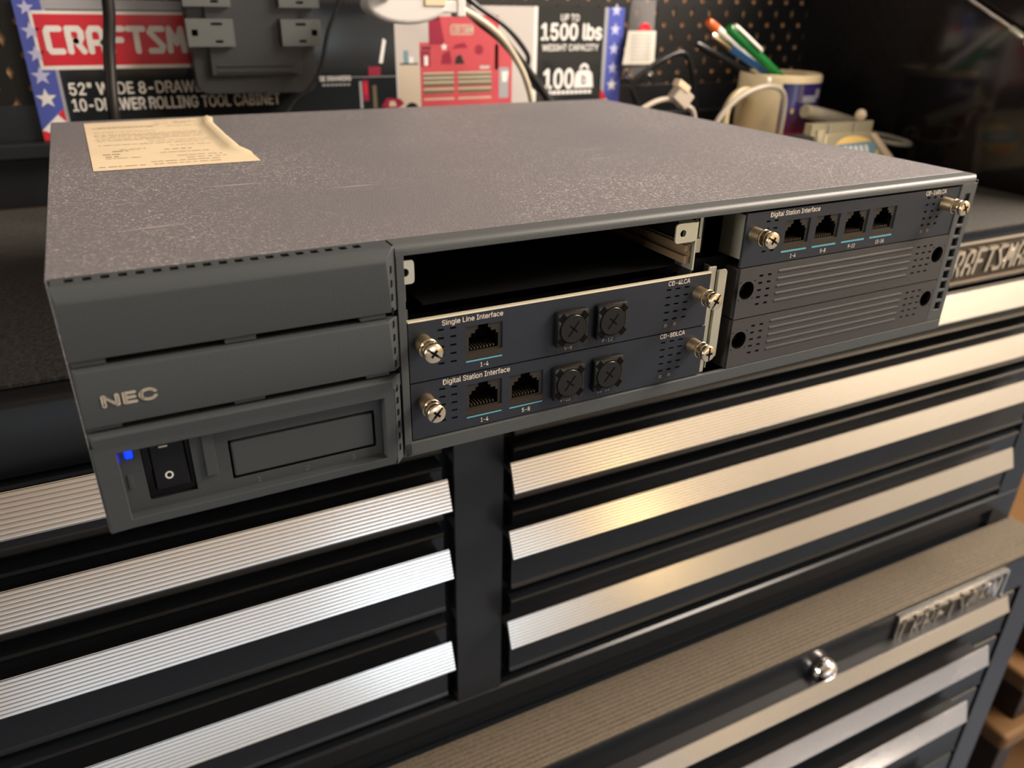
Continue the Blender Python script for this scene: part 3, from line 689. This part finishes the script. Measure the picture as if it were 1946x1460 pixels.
mb = MB(); mb.box(244.2, 245.0, 1.8, 14, 58.5, 80.2, 'zinc'); mb.box(256.5, 258.2, 14, 17, 68, 80, 'zinc'); mb.box(254, 256.5, 12, 16, 62.5, 69, 'zinc')
obj('slot_flange', mb, unit)
mb = MB(); mb.box(240.5, 244, 3.5, 120, 61.5, 64.8, 'pcb'); mb.box(240.5, 244, 3.5, 120, 66.6, 69.6, 'pcb'); mb.box(242.6, 244, 3.5, 120, 61.5, 70, 'pcb')
obj('card_guide', mb, unit, bevel=0.3, label='tan plastic card guide')

# paper label stuck on the lid
mb = MB()
outl = [(19.0, 344.6), (90, 350.5), (97.6, 350.9), (97.3, 330), (94.2, 312), (93.4, 257), (93.6, 215), (97.9, 203), (97.3, 175.2), (19.1, 176.1)]
nx, ny = 26, 40
def right_edge(y):
    E_ = [(350.9, 97.6), (330, 97.0), (312, 94.2), (257, 93.4), (215, 93.6), (203, 97.6), (175, 97.3)]
    for (a, b), (c, d) in zip(E_, E_[1:]):
        if c <= y <= a: return b + (d - b)*(a - y)/(a - c)
    return 97.3
vs = []
for j in range(ny + 1):
    for i in range(nx + 1):
        u = i/nx; t = j/ny; yb = 176.1 - 0.9*u; yt = 344.6 + 6.3*u; y = yb + (yt - yb)*t; x = 19.05 + (right_edge(y) - 19.05)*u
        z = H + 0.25 + (3.2*math.exp(-((u - .955)/.035)**2) + 1.2*max(0, u - .97)/.03)*max(0, min(1, (t - .12)/.12))*max(0, min(1, (1 - t)/.08))
        vs.append((x, y, z))
mb.add(vs, [(j*(nx+1)+i, j*(nx+1)+i+1, (j+1)*(nx+1)+i+1, (j+1)*(nx+1)+i) for j in range(ny) for i in range(nx)], 'paper')
lines = [(317, 23, 60, 1.2), (321, 26, 62, .8), (316, 66, 84, 1.0), (300, 23, 58, .7), (289, 23, 86, .8), (284, 23, 84, .8), (278, 24, 84, .8), (271, 23, 84, .8), (266, 24, 60, .7), (258, 50, 84, .7), (250, 24, 80, .9), (240, 60, 84, .7), (233, 34, 47, 1.1), (228, 30, 38, 1.6), (226, 56, 70, 1.4), (217, 53, 78, .8), (219, 25, 34, 1.6), (212, 26, 33, 1.6), (207, 26, 43, .8), (205, 60, 84, .8), (198, 64, 84, .8), (191, 46, 80, .9), (184, 22, 43, .9), (184, 47, 80, .9), (332, 72, 86, 1.1), (338, 60, 84, .7), (327, 60, 80, .7)]
for y, a, b, h in lines:
    x = a
    while x < b - 1:
        L_ = random.uniform(1.2, 5.5); x2 = min(b, x + L_)
        mb.add([(x, y, H + .34), (x2, y, H + .34), (x2, y + h*1.3, H + .34), (x, y + h*1.3, H + .34)], [(0, 1, 2, 3)], 'ink'); x = x2 + random.uniform(.5, 1.4)
obj('paper_label', mb, unit, label='yellowed paper label with faded print and a curled edge', angle=60)

# ================================================================== printed packaging panel at the back
PY = 533.0
mb = MB(); mb.plate(-20, 556.5, 49.8, 157.5, [], front(PY), 3.0, 'cardblk', 'cardbrn'); mb.box(-20, 556.5, PY + 2.2, PY + 3, 49.8, 157.5, 'cardbrn')
f = front(PY)
def R(x0, x1, z0, z1, k, w=-0.08): mb.add([f(x0, z0, w), f(x1, z0, w), f(x1, z1, w), f(x0, z1, w)], [(0, 1, 2, 3)], k)
def star(x, z, r, k, w=-0.24):
    mb.add([f(x + r*(1 if i % 2 == 0 else .42)*math.sin(math.pi*i/5), z + r*(1 if i % 2 == 0 else .42)*math.cos(math.pi*i/5), w) for i in range(10)], [tuple(range(10))], k)
R(-20, -0.5, 49.8, 157.5, 'cardblu'); R(-0.5, 2, 49.8, 157.5, 'cardgry'); R(2, 108, 150, 157.5, 'cardgry', -.1)
for z, s_, k in ((83, 8, 'cardwht'), (100.5, 7.5, 'cardstar'), (117, 6.5, 'cardstar'), (134, 7, 'cardstar'), (151, 6, 'cardstar')): star(-11.5, z, s_, k)
mb.poly([(-20, 49.8), (-0.5, 49.8), (-0.5, 73), (-20, 58)], f, 'cardred', -.16)
mb.poly([(-19, 58), (-11, 54), (-0.5, 63), (-0.5, 67)], f, 'cardwht', -.2)
mb.poly([(-20, 58), (-0.5, 75), (-0.5, 66), (-14, 56)], f, 'cardwht', -.19)
mb.poly([(-6, 70), (-0.5, 75), (-0.5, 64)], f, 'cardred', -.22)
R(-10.5, 143, 105, 149, 'cardwht', -.20); R(-8, 140.5, 108, 146.5, 'cardred', -.24)
brand(mb, -2.2, 118.8, 15.4, 11.6, 17.0, 4.6, f, 'cardwht', 0.0, -.26, -.3)
mb.text('52" WIDE 8-DRAWER', 6.5, 118, 85.0, 94.5, f, 'cardwht', 0.02, -.2); mb.text('10-DRAWER ROLLING TOOL CABINET', 6.5, 178, 72.2, 81.8, f, 'cardwht', 0.02, -.2)
# picture half: garage scene with red chest
R(178, 292, 140, 157.5, 'cardblk', -.1); R(293, 449, 60, 157.5, 'cardpho', -.1); R(296, 317, 60, 104, 'cardtan', -.14)
R(297, 316, 104, 105.5, 'cardblk', -.16); R(301, 306, 105.5, 117, 'bluep', -.16); R(307, 311, 105.5, 111, 'cardwht', -.16)
R(320, 330, 118, 120, 'cardblk', -.18)
R(318, 400, 62, 124, 'cardpink', -.16); R(328, 404, 98, 147, 'cardpink', -.17); R(400, 420, 62, 122, 'cardpink', -.17); R(405, 416, 70, 100, 'cardgry', -.2)
mb.poly([(311, 144), (330, 147), (404, 149), (404, 146.5), (330, 144.5)], f, 'cardpink', -.19)
mb.poly([(328, 122), (345, 122), (340, 146), (328, 146)], f, 'carddred', -.19)
R(318.5, 329, 102, 117, 'carddred', -.2); R(322.5, 326.5, 103, 112, 'cardwht', -.22)
mb.poly([(340, 104), (352, 104), (350, 117), (342, 113)], f, 'carddred', -.2); mb.poly([(355, 104), (366, 104), (362, 113), (357, 111)], f, 'cardblk', -.2); mb.poly([(352, 118), (370, 119), (366, 124), (356, 122)], f, 'carddred', -.2)
mb.poly([(382 + 5*math.cos(t*.6283), 117 + 5*math.sin(t*.6283)) for t in range(10)], f, 'carddred', -.2); star(344, 120, 4, 'cardwht', -.24)
R(351, 376, 131, 132, 'cardtan', -.22); R(351, 376, 139.3, 140.3, 'cardtan', -.22); R(351, 352, 131, 140.3, 'cardtan', -.22); R(375, 376, 131, 140.3, 'cardtan', -.22)
brand(mb, 353.2, 133.2, 2.45, 1.8, 5, .75, f, 'cardtan', 0.0, -.22, -.25)
for x0, x1 in ((321, 354), (358.5, 396)):
    for z in (96.5, 92.2, 88, 81.5): R(x0, x1, z - 5.2, z, 'cardoliv', -.2); R(x0, x1, z - 1.6, z, 'cardtan', -.22)
    R(x0, x1, 70.5, 72.2, 'cardtan', -.22)
R(383, 394, 99, 102, 'cardpho', -.24)
mb.poly([(409, 86), (414, 86), (416, 96), (408, 96)], f, 'cardwht', -.24)
# dark room half: small print, stools, handle
mb.text('SE DRAWERS', 217, 247, 91.0, 95.2, f, 'cardwht', 0.02, -.2)
for i in range(7): R(219 + i*4, 222 + i*4, 86.6, 88.4, 'cardgry', -.2)
R(247, 293, 93.6, 94.2, 'cardgry', -.2)
mb.poly([(276, 106), (279.5, 106), (284, 126), (281, 128)], f, 'cardwht', -.2)
R(255, 257.5, 65, 90, 'cardgry', -.2); R(258, 264, 72, 91, 'carddred', -.2); R(259.5, 262.5, 78, 88, 'cardred', -.22); R(268, 272, 65, 86, 'cardoliv', -.2); R(265, 277, 95, 103, 'carddred', -.2)
mb.poly([(276, 66), (290, 62), (300, 68), (296, 73), (282, 74)], f, 'carddred', -.22); mb.poly([(284, 66), (292, 66), (290, 71), (285, 71)], f, 'cardtan', -.24)
mb.poly([(300, 58)] + [(308 + 8*math.cos(math.pi - math.pi*t/8), 60 + 9*math.sin(math.pi*t/8)) for t in range(9)], f, 'cardblk', -.22)
# right column: capacity figures
R(445, 449, 60, 157.5, 'cardwht', -.16)
mb.text('UP TO', 477, 499, 144.0, 150.5, f, 'cardwht', 0.02, -.2); mb.text('1500 lbs', 454, 528, 126.0, 141.5, f, 'cardwht', 0.03, -.2); mb.text('WEIGHT CAPACITY', 455.5, 525, 115.2, 121.4, f, 'cardwht', 0.02, -.2)
mb.text('100', 458.5, 495, 77.5, 97.0, f, 'cardwht', 0.03, -.2)
mb.poly([(496, 77.5), (521, 77.5), (519, 92), (515, 95.5), (502, 95.5), (498, 92)], f, 'cardwht', -.2)
a = arc(508.5, 96.5, 6, 0, 180, 8); b = arc(508.5, 96.5, 3, 180, 0, 8); mb.add([f(*p, -.22) for p in a] + [f(*p, -.22) for p in b[::-1]], [(i, i+1, 9+i+1, 9+i) for i in range(8)], 'cardwht')
mb.text('lb', 505.5, 511.5, 81, 91, f, 'cardblk', 0.01, -.26)
for i in range(10): R(464 + i*5.6, 468.4 + i*5.6, 71.5, 75.2, 'cardwht', -.2)
R(531, 535.5, 49.8, 157.5, 'cardgry', -.16); R(535.5, 556.5, 49.8, 157.5, 'cardblu', -.16)
for z, k in ((79.5, 'cardwht'), (97, 'cardstar'), (116.5, 'cardstar'), (136, 'cardstar'), (155, 'cardstar')): star(545.5, z, 6.8, k)
mb.poly([(531, 49.8), (553, 49.8), (535, 71), (531, 71)], f, 'cardwht', -.2); mb.poly([(531, 76), (531, 62), (540, 66)], f, 'cardred', -.22)
solo('packaging_panel', mb, 'printed packaging panel with a red logo block, standing against the pegboard behind the telephone unit', 'packaging')

# ================================================================== outlet box hanging in front of the panel
box = thing('power_outlet_box', 'dark grey six-way outlet box with pale grey sockets, in front of the packaging panel', 'outlet box')
mb = MB()
prof = [(104, 232), (104, 100)] + arc(114, 96, 10, 200, 270, 4) + arc(196, 95, 10, 270, 345, 4) + [(206.5, 100), (208, 232)]
mb.yprism(prof, 500, 532, 'obox')
mb.yprism([(118, 228), (117, 101), (192, 101), (194, 228)], 495, 500, 'obox')
for z in (108.6, 103.8): mb.xprism([(495.2, z + .9), (493.8, z + .3), (493.8, z - .5), (495.2, z - .9)], 122, 186, 'obox')
obj('housing', mb, box, bevel=2.0, segs=3)
for z0, z1 in ((124, 145), (154, 175), (184, 205)):
    for s_, x0, x1 in ((0, 101, 138), (1, 177, 211)):
        mb = MB(); hz = (z0 + z1)/2
        g = 107 if s_ == 0 else 205; sx_ = 125 if s_ == 0 else 194
        mb.plate(x0, x1, z0, z1, [(g - 2.4, g + 2.4, hz - 2.4, hz + 2.4), (sx_ - 4.6, sx_ + 4.2, hz + 5.6, hz + 7.6), (sx_ - 2.6, sx_ + 3.4, hz - 7.6, hz - 5.6)], front(488), 14, 'outlet', 'dark')
        mb.box(x0 + 1, x1 - 1, 494, 496, z0 + 1, z1 - 1, 'dark')
        obj('socket', mb, box, bevel=0.0, label='pale grey three-hole socket')

# ================================================================== cords and adapters behind the unit
def cable(name, pts, r, k, label, cat='cable', **kw):
    mb = MB(); mb.tube(pts, r, k, 12, 12, **kw); return solo(name, mb, label, cat, angle=60)
cable('extension_cord', [(45, 533, 262), (45, 510, 258), (46, 482, 220), (47, 480, 158), (41, 478, 122), (36, 470, 84), (34, 462, 40), (50, 430, 6), (110, 410, 2.0)], 4.6, 'cord', 'thick black power cord hanging in front of the red logo', 'cord')
cable('thin_black_wire', [(238, 535, 240), (236, 505, 232), (233, 472, 200), (224, 470, 161), (212, 470, 136), (203, 470, 107), (190, 470, 90), (172, 470, 74), (150, 460, 40), (140, 450, 0)], 1.7, 'cord', 'thin black wire hanging beside the outlet box', 'wire')
cable('black_cable', [(304, 533, 240), (306, 505, 232), (314, 468, 204), (324, 453, 166), (345, 455, 147), (372, 460, 130), (403, 468, 103), (430, 470, 74), (455, 465, 36), (470, 440, 0)], 4.2, 'cord', 'black cable arching down in front of the red chest picture, beneath the cream one')
cable('looping_black_cable', [(318, 534, 214), (322, 510, 206), (336, 492, 180), (356, 488, 160), (389, 486, 140), (412, 486, 117), (414, 486, 106), (412, 486, 96), (424, 488, 84), (446, 490, 68), (470, 492, 30), (480, 492, 0)], 2.4, 'cord', 'slimmer black cable bending sharply above the weight figures')
cable('cream_cable', [(262, 446, 163), (290, 442, 160), (318, 440, 157), (345, 442, 145), (366, 446, 131), (382, 450, 114), (392, 450, 98), (400, 450, 76), (405, 445, 40), (405, 440, 0)], 3.0, 'cordw', 'cream cable arching down in front of the red chest picture')
adp = thing('white_adapter', 'white rounded plug adapter with short leads, above the packaging picture', 'adapter', (270, 440, 158))
mb = MB(); pts = []
mb.yprism([(24*math.cos(t*math.pi/12)*1.45, 15*math.sin(t*math.pi/12)) for t in range(24)], -12, 12, 'hubw')
obj('shell', mb, adp, bevel=4, segs=4, label='white rounded shell')
mb = MB(); mb.box(26, 52, -7, 7, -6, 4, 'hubw'); mb.box(14, 34, -13.5, -9, -1, 10, 'pad'); mb.box(46, 54, -8, 8, -9, 6, 'hubw'); obj('connector', mb, adp, bevel=1.5, segs=3, label='cream plug end')
mb = MB(); mb.lathe([(5, 0), (5, 12), (4, 14)], (-20, -11, 6), (-.35, -1, .4), 'hubw', 20); obj('plug_pin_guard', mb, adp)
mb = MB(); mb.tube([(-10, 0, 10), (-14, 4, 40), (-16, 20, 66), (-22, 60, 92), (-24, 95, 98)], 2.6, 'hubw', 10); obj('lead', mb, adp, label='white lead running up')

# ================================================================== parts bag hung on the pegboard
bag = thing('parts_bag', 'small clear parts bag with a cream label and red tip, hung on the pegboard', 'bag', (578, 530, 126))
mb = MB(); n = 10; vs = []
for j in range(13):
    t = j/12; z = 40 - 80*t; wd = 16 + 4.5*t
    for i in range(n + 1):
        u = i/n*2 - 1; th = (1 - u*u)*(1.2 + 4.5*math.sin(math.pi*min(1, t*1.0)))
        vs.append((u*wd - 3*t, -th - 1.0, z))
mb.add(vs, [(j*(n+1)+i, j*(n+1)+i+1, (j+1)*(n+1)+i+1, (j+1)*(n+1)+i) for j in range(12) for i in range(n)], 'bagp')
obj('pouch', mb, bag, label='clear plastic pouch', angle=80)
mb = MB(); vs = []
for j in range(8):
    t = j/7; z = 9 - 34*t
    for i in range(9):
        u = i/8*2 - 1; vs.append((u*(18.5 + 3.0*t) - 2 - 3*t*.6, -7.2 + 2.2*u*u, z))
mb.add(vs, [(j*9+i, j*9+i+1, (j+1)*9+i+1, (j+1)*9+i) for j in range(7) for i in range(8)], 'baglab')
for i in range(7): mb.box(-16, 10, -7.35, -7.2, 4 - i*4, 4.7 - i*4, 'cardgry')
obj('paper_label', mb, bag, label='cream paper label', angle=60)
mb = MB(); mb.yprism([(-8, 8), (9, 8), (8, 13), (4, 17), (-3, 17), (-7, 13)], -6.2, -2.2, 'redp'); obj('red_header', mb, bag, bevel=.8, label='red plastic tip')
mb = MB(); 
for x, z, r in ((-19, -32, 3.6), (-14, -38, 3.6), (-9, -41, 3), (6, -36, 3.4), (14, -37, 3.8)): mb.lathe([(r, 0), (r, 4), (r*.7, 6)], (x, -2.0, z), (.3, -1, .1), 'chrome' if x > -16 else 'nickel', 12)
obj('metal_fitting', mb, bag, label='bright metal fittings at the bag bottom')
mb = MB(); mb.tube([(0, -1.5, 40), (0, -3, 45), (0, 0, 49), (0, 9, 48)], .8, 'zinc', 8); obj('hook', mb, bag)

# ================================================================== mug and pens
MX, MY = 706.0, 440.0
mug = thing('mug', 'cream mug with a purple and red picture, holding pens by the gloss side panel', 'mug', (MX, MY, -3.2))
mb = MB(); n = 64; Rm = 44.5; HM = 100.0
def band(r0, z0, r1, z1, kf):
    for i in range(n):
        a, b = 2*math.pi*i/n, 2*math.pi*(i+1)/n
        mb.add([(r0*math.cos(a), r0*math.sin(a), z0), (r0*math.cos(b), r0*math.sin(b), z0), (r1*math.cos(b), r1*math.sin(b), z1), (r1*math.cos(a), r1*math.sin(a), z1)], [(0,1,2,3)], kf(i))
va = math.degrees(math.atan2(-254 - MY, 23 - MX))          # bearing of the viewer from the mug
def art(i):
    d = ((360*(i+.5)/n - va + 180) % 360) - 180
    return 'mugart' if 4 < d < 150 else 'mugw'
mugk = lambda i: 'mugw'
for a in ((34, 0, 41, 1.5), (41, 1.5, Rm, 6), (Rm, 6, Rm, 12)): band(*a, mugk)
for j in range(6): band(Rm, 12 + 80/6*j, Rm, 12 + 80/6*(j+1), art)
for a in ((Rm, 92, Rm, 97), (Rm, 97, Rm - .6, 99.2), (Rm - .6, 99.2, Rm - 2, 100), (Rm - 2, 100, Rm - 3.6, 99.2), (Rm - 3.6, 99.2, Rm - 4.2, 96), (Rm - 4.2, 96, Rm - 4.2, 8), (Rm - 4.2, 8, 30, 5), (30, 5, 0.5, 5)): band(*a, mugk)
mb.add([(34*math.cos(2*math.pi*i/n), 34*math.sin(2*math.pi*i/n), 0) for i in range(n)], [tuple(range(n))], 'mugw')
def onmug(a, z): t = math.radians(va + a); return ((Rm + .12)*math.cos(t), (Rm + .12)*math.sin(t), z)
def patch(a0, a1, z0, z1, k):
    q = 8; vs = [onmug(a0 + (a1-a0)*i/q, z) for i in range(q+1) for z in (z0, z1)]
    mb.add(vs, [(2*i, 2*i+2, 2*i+3, 2*i+1) for i in range(q)], k)
for a0, a1, z0, z1, k in ((36, 64, 73, 80, 'cardgry'), (60, 72, 77, 86, 'cardgry'), (21, 25, 62, 67, 'yellow'), (14, 27, 34, 41, 'cardred'), (8, 16, 52, 60, 'carddred')): patch(a0, a1, z0, z1, k)
obj('cup', mb, mug, angle=40)
ha = math.radians(va - 43); hx, hy = math.cos(ha), math.sin(ha)
mb = MB(); mb.tube([(hx*q, hy*q, z) for q, z in ((42, 78), (54, 81), (66, 76), (73.5, 64), (74, 48), (69, 33), (58, 22), (42, 18))], 4.4, 'mugw', 14, 8, ry=8.0); obj('handle', mb, mug, angle=70)
def pen(name, a, b, r, k, label, tipk='pen_w', clip=None, ring=None, n=20):
    a, b = Vector(a), Vector(b); d = (b - a).normalized(); L_ = (b - a).length
    o = MB(); o.lathe([(.8, -8), (r*.8, 0), (r, 8), (r, L_ - 22), (r, L_ - 4), (r*.85, L_)], a, d, k, n)
    p = thing(name, label, 'pen'); obj('barrel', o, p)
    q = MB(); q.lathe([(r*1.12, L_ - 28), (r*1.12, L_ - 2), (r*.9, L_ + 1)], a, d, tipk, n); obj('cap_end', q, p, label='coloured pen end')
    if clip:
        q = MB(); e = Vector((.35, -.75, .55)); e = (e - d*e.dot(d)).normalized(); s_ = d.cross(e)
        q.obox(a + d*(L_ - clip/2 - 4) + e*(r + 2.2), d*clip/2, s_*2.4, e*.9, 'pen_w'); q.obox(a + d*(L_ - 4) + e*(r + .8), d*2.5, s_*2.4, e*1.8, 'pen_w'); obj('clip', q, p, bevel=.5, label='white clip')
    return p
g = 'pens standing in the cream mug'
for p in (pen('pen', (737, 426, 66), (611, 424, 141), 4.8, 'pen_g', 'green pen with a white clip, leaning out of the mug', 'pen_g', 44),
          pen('pen', (742, 446, 67), (604, 444, 144), 3.9, 'pen_w', 'white pen with an orange end, longest of the pens in the mug', 'pen_w'),
          pen('pen', (742, 436, 69), (598, 434, 134), 3.6, 'pen_b', 'blue pen with a metal end, lowest of the pens in the mug', 'nickel'),
          pen('pen', (733, 468, 76), (612, 474, 124), 3.4, 'cord', 'thin dark rod behind the blue pen in the mug', 'cord')): p['group'] = g  # the last is a pen-shaped stand-in for a flat dark brown area
for o in [c for c in bpy.data.objects if c.name.startswith('pen') and c.get('label', '').startswith('white pen')]:
    q = MB(); q.lathe([(4.5, 0), (4.5, 10), (3.6, 14)], (604 + 7, 444.1, 144 - 3.9), (-138, -2, 77), 'pen_o', 20); obj('end_button', q, o, label='orange end')

# ================================================================== clutter right of the unit
cable('white_cable_loop', [(560, 388, 0), (570, 384, 40), (577, 384, 60), (596, 384, 77), (617, 384, 86), (640, 384, 89), (660, 386, 82), (667, 388, 60), (664, 388, 0)], 2.7, 'cordg', 'pale cable loop rising in front of the mug handle')
cable('small_cable_loop', [(462, 400, 2), (480, 400, 58), (497, 400, 72), (522, 400, 79), (548, 400, 72), (560, 400, 58), (566, 398, 2)], 2.6, 'cordg', 'small pale cable loop with a brown connector, left of the mug')
mb = MB(); mb.obox((538, 398, 81), (5, 0, 6), (0, 6, 0), (8, 0, -6), 'cordg'); mb.obox((536, 396, 91), (7, 0, -4), (0, 5, 0), (1.5, 0, 3), 'pad')
solo('cable_connector', mb, 'brown connector resting on the small cable loop', 'connector', bevel=1.2)
mb = MB(); mb.tube([(560, 500, 60), (552, 500, 84), (590, 500, 108), (622, 500, 110), (640, 500, 60), (640, 498, -2)], 3, 'cord', 10)
solo('dark_cable', mb, 'dark cable arching behind the small cable loop', 'cable', angle=60)
slv = thing('vinyl_sleeve', 'grey rolled vinyl sleeve with a clear cap, behind the sticker bag', 'sleeve', (0, 0, 0))
mb = MB(); mb.lathe([(6.5, 0), (7.5, 4), (8.5, 40), (8, 88)], (703, 384, 61), (.96, .03, -.22), 'vinylg', 24); obj('roll', mb, slv)
mb = MB(); mb.lathe([(6.0, -11), (7.2, -10), (7.2, 1)], (703, 384, 61), (.96, .03, -.22), 'clearp', 24); obj('end_cap', mb, slv, label='clear yellowish cap')
mb = MB(); mb.box(744, 758, 379, 389, -3, 44, 'vinylg'); obj('stand', mb, slv)
blk = thing('black_clamp_block', 'black plastic block with clear tabs, between the mug and the sticker bag', 'block', (640, 322, -3.2))
mb = MB(); mb.box(-34, 8, -12, 20, 0, 52, 'cord'); obj('block', mb, blk, bevel=3, segs=3)
mb = MB(); mb.box(-6, 2, -16, -11, 30, 60, 'clearp'); mb.box(3, 8, -16, -11, 26, 56, 'clearp'); mb.box(-30, 2, -14, -11, 34, 46, 'vinylg'); obj('tab', mb, blk, bevel=.8, label='clear plastic tabs')
stk = thing('sticker_bag', 'yellowed clear bag with a round blue and orange sticker, right of the mug', 'bag', (0, 0, 0))
mb = MB()   # a wedge-shaped pouch leaning back
q = [(652, 312, -3), (786, 312, -3), (752, 342, 46), (664, 342, 46)]
back = [(652, 356, -3), (786, 356, -3), (750, 354, 48), (666, 354, 48)]
mb.add(q + back, [(0,1,2,3), (7,6,5,4), (0,4,5,1), (1,5,6,2), (2,6,7,3), (3,7,4,0)], 'clearp'); obj('pouch', mb, stk, bevel=3, segs=3)
fm = lambda u, v, w: (u, 312 + (v + 3)/49*30 + w, v)
mb = MB(); mb.poly([(720 + 31*math.cos(t*math.pi/16), 28 + 15*math.sin(t*math.pi/16)) for t in range(32)], fm, 'yellow', -.6)
mb.poly([(684, 29), (696, 36), (744, 37), (754, 32), (746, 25), (698, 23)], fm, 'bluep', -1.0); mb.poly([(708, 15), (734, 15), (740, 21), (704, 20)], fm, 'orange', -1.0)
for i in range(5): mb.poly([(703 + i*7.5, 27), (707.5 + i*7.5, 27.4), (707.5 + i*7.5, 34), (703 + i*7.5, 33.6)], fm, 'cardwht', -1.3)
obj('sticker', mb, stk, label='round sticker in yellow, slate blue and orange')
mb = MB(); mb.box(664, 752, 343, 353, 42, 56, 'clearp'); mb.box(686, 690, 341.5, 343, 44, 56, 'vinylg'); mb.box(722, 726, 341.5, 343, 44, 56, 'vinylg'); obj('seal', mb, stk, bevel=1, label='folded seal strip')
for q in ([(652, -3), (661, -3), (668, 44), (661, 44)], [(746, 44), (755, 44), (788, -3), (774, -3)]):
    mb = MB(); mb.prism(q, lambda u, v: fm(u, v, -1.4), lambda u, v: fm(u, v, 1.0), 'pad'); obj('edge_tape', mb, stk)
mb = MB(); mb.lathe([(.5, -6), (4, -4.6), (6, 0), (4, 4.6), (.5, 6)], (735, 347, 62), (0, 0, 1), 'pad', 16); solo('cream_bead', mb, 'round cream bead sitting on the sticker bag seal', 'bead')
mb = MB(); ring = [(796 + 34*math.cos(t*math.pi/10), 395 + 28*math.sin(t*math.pi/10), 33 - 5*math.cos(t*math.pi/10 + .6)) for t in range(21)]
mb.tube([(x, y - 30, z) for x, y, z in ring], 2.6, 'vinylg', 10, 4); mb.box(790, 806, 384, 392, -3, 36, 'vinylg')
solo('grey_ring', mb, 'thin grey ring lying behind the sticker bag beside the gloss panel', 'ring', angle=60)

# ================================================================== things beyond the cabinet, right
shelf = thing('storage_shelf', 'pine-board shelf on dark legs, right of the tool cabinet', 'shelf', (0, 0, 0))
for z in (-660, -770, -1150):
    mb = MB(); mb.xprism([(100, z)] + [(100, z + 30)] + [(480, z + 34), (480, z)], 985, 1500, 'wood'); obj('board', mb, shelf, bevel=8, segs=3, label='pale pine board')
for x in (1040, 1480):
    for y in (135, 470):
        mb = MB(); mb.box(x - 18, x + 18, y - 18, y + 18, -1290, -500, 'wooddk'); obj('leg', mb, shelf, bevel=2)
mb = MB(); mb.box(930, 3150, 560, 590, -1290, -200, 'wooddk'); 
solo('wooden_panel', mb, 'dark wooden panel standing behind the pine shelf', 'panel', bevel=2)
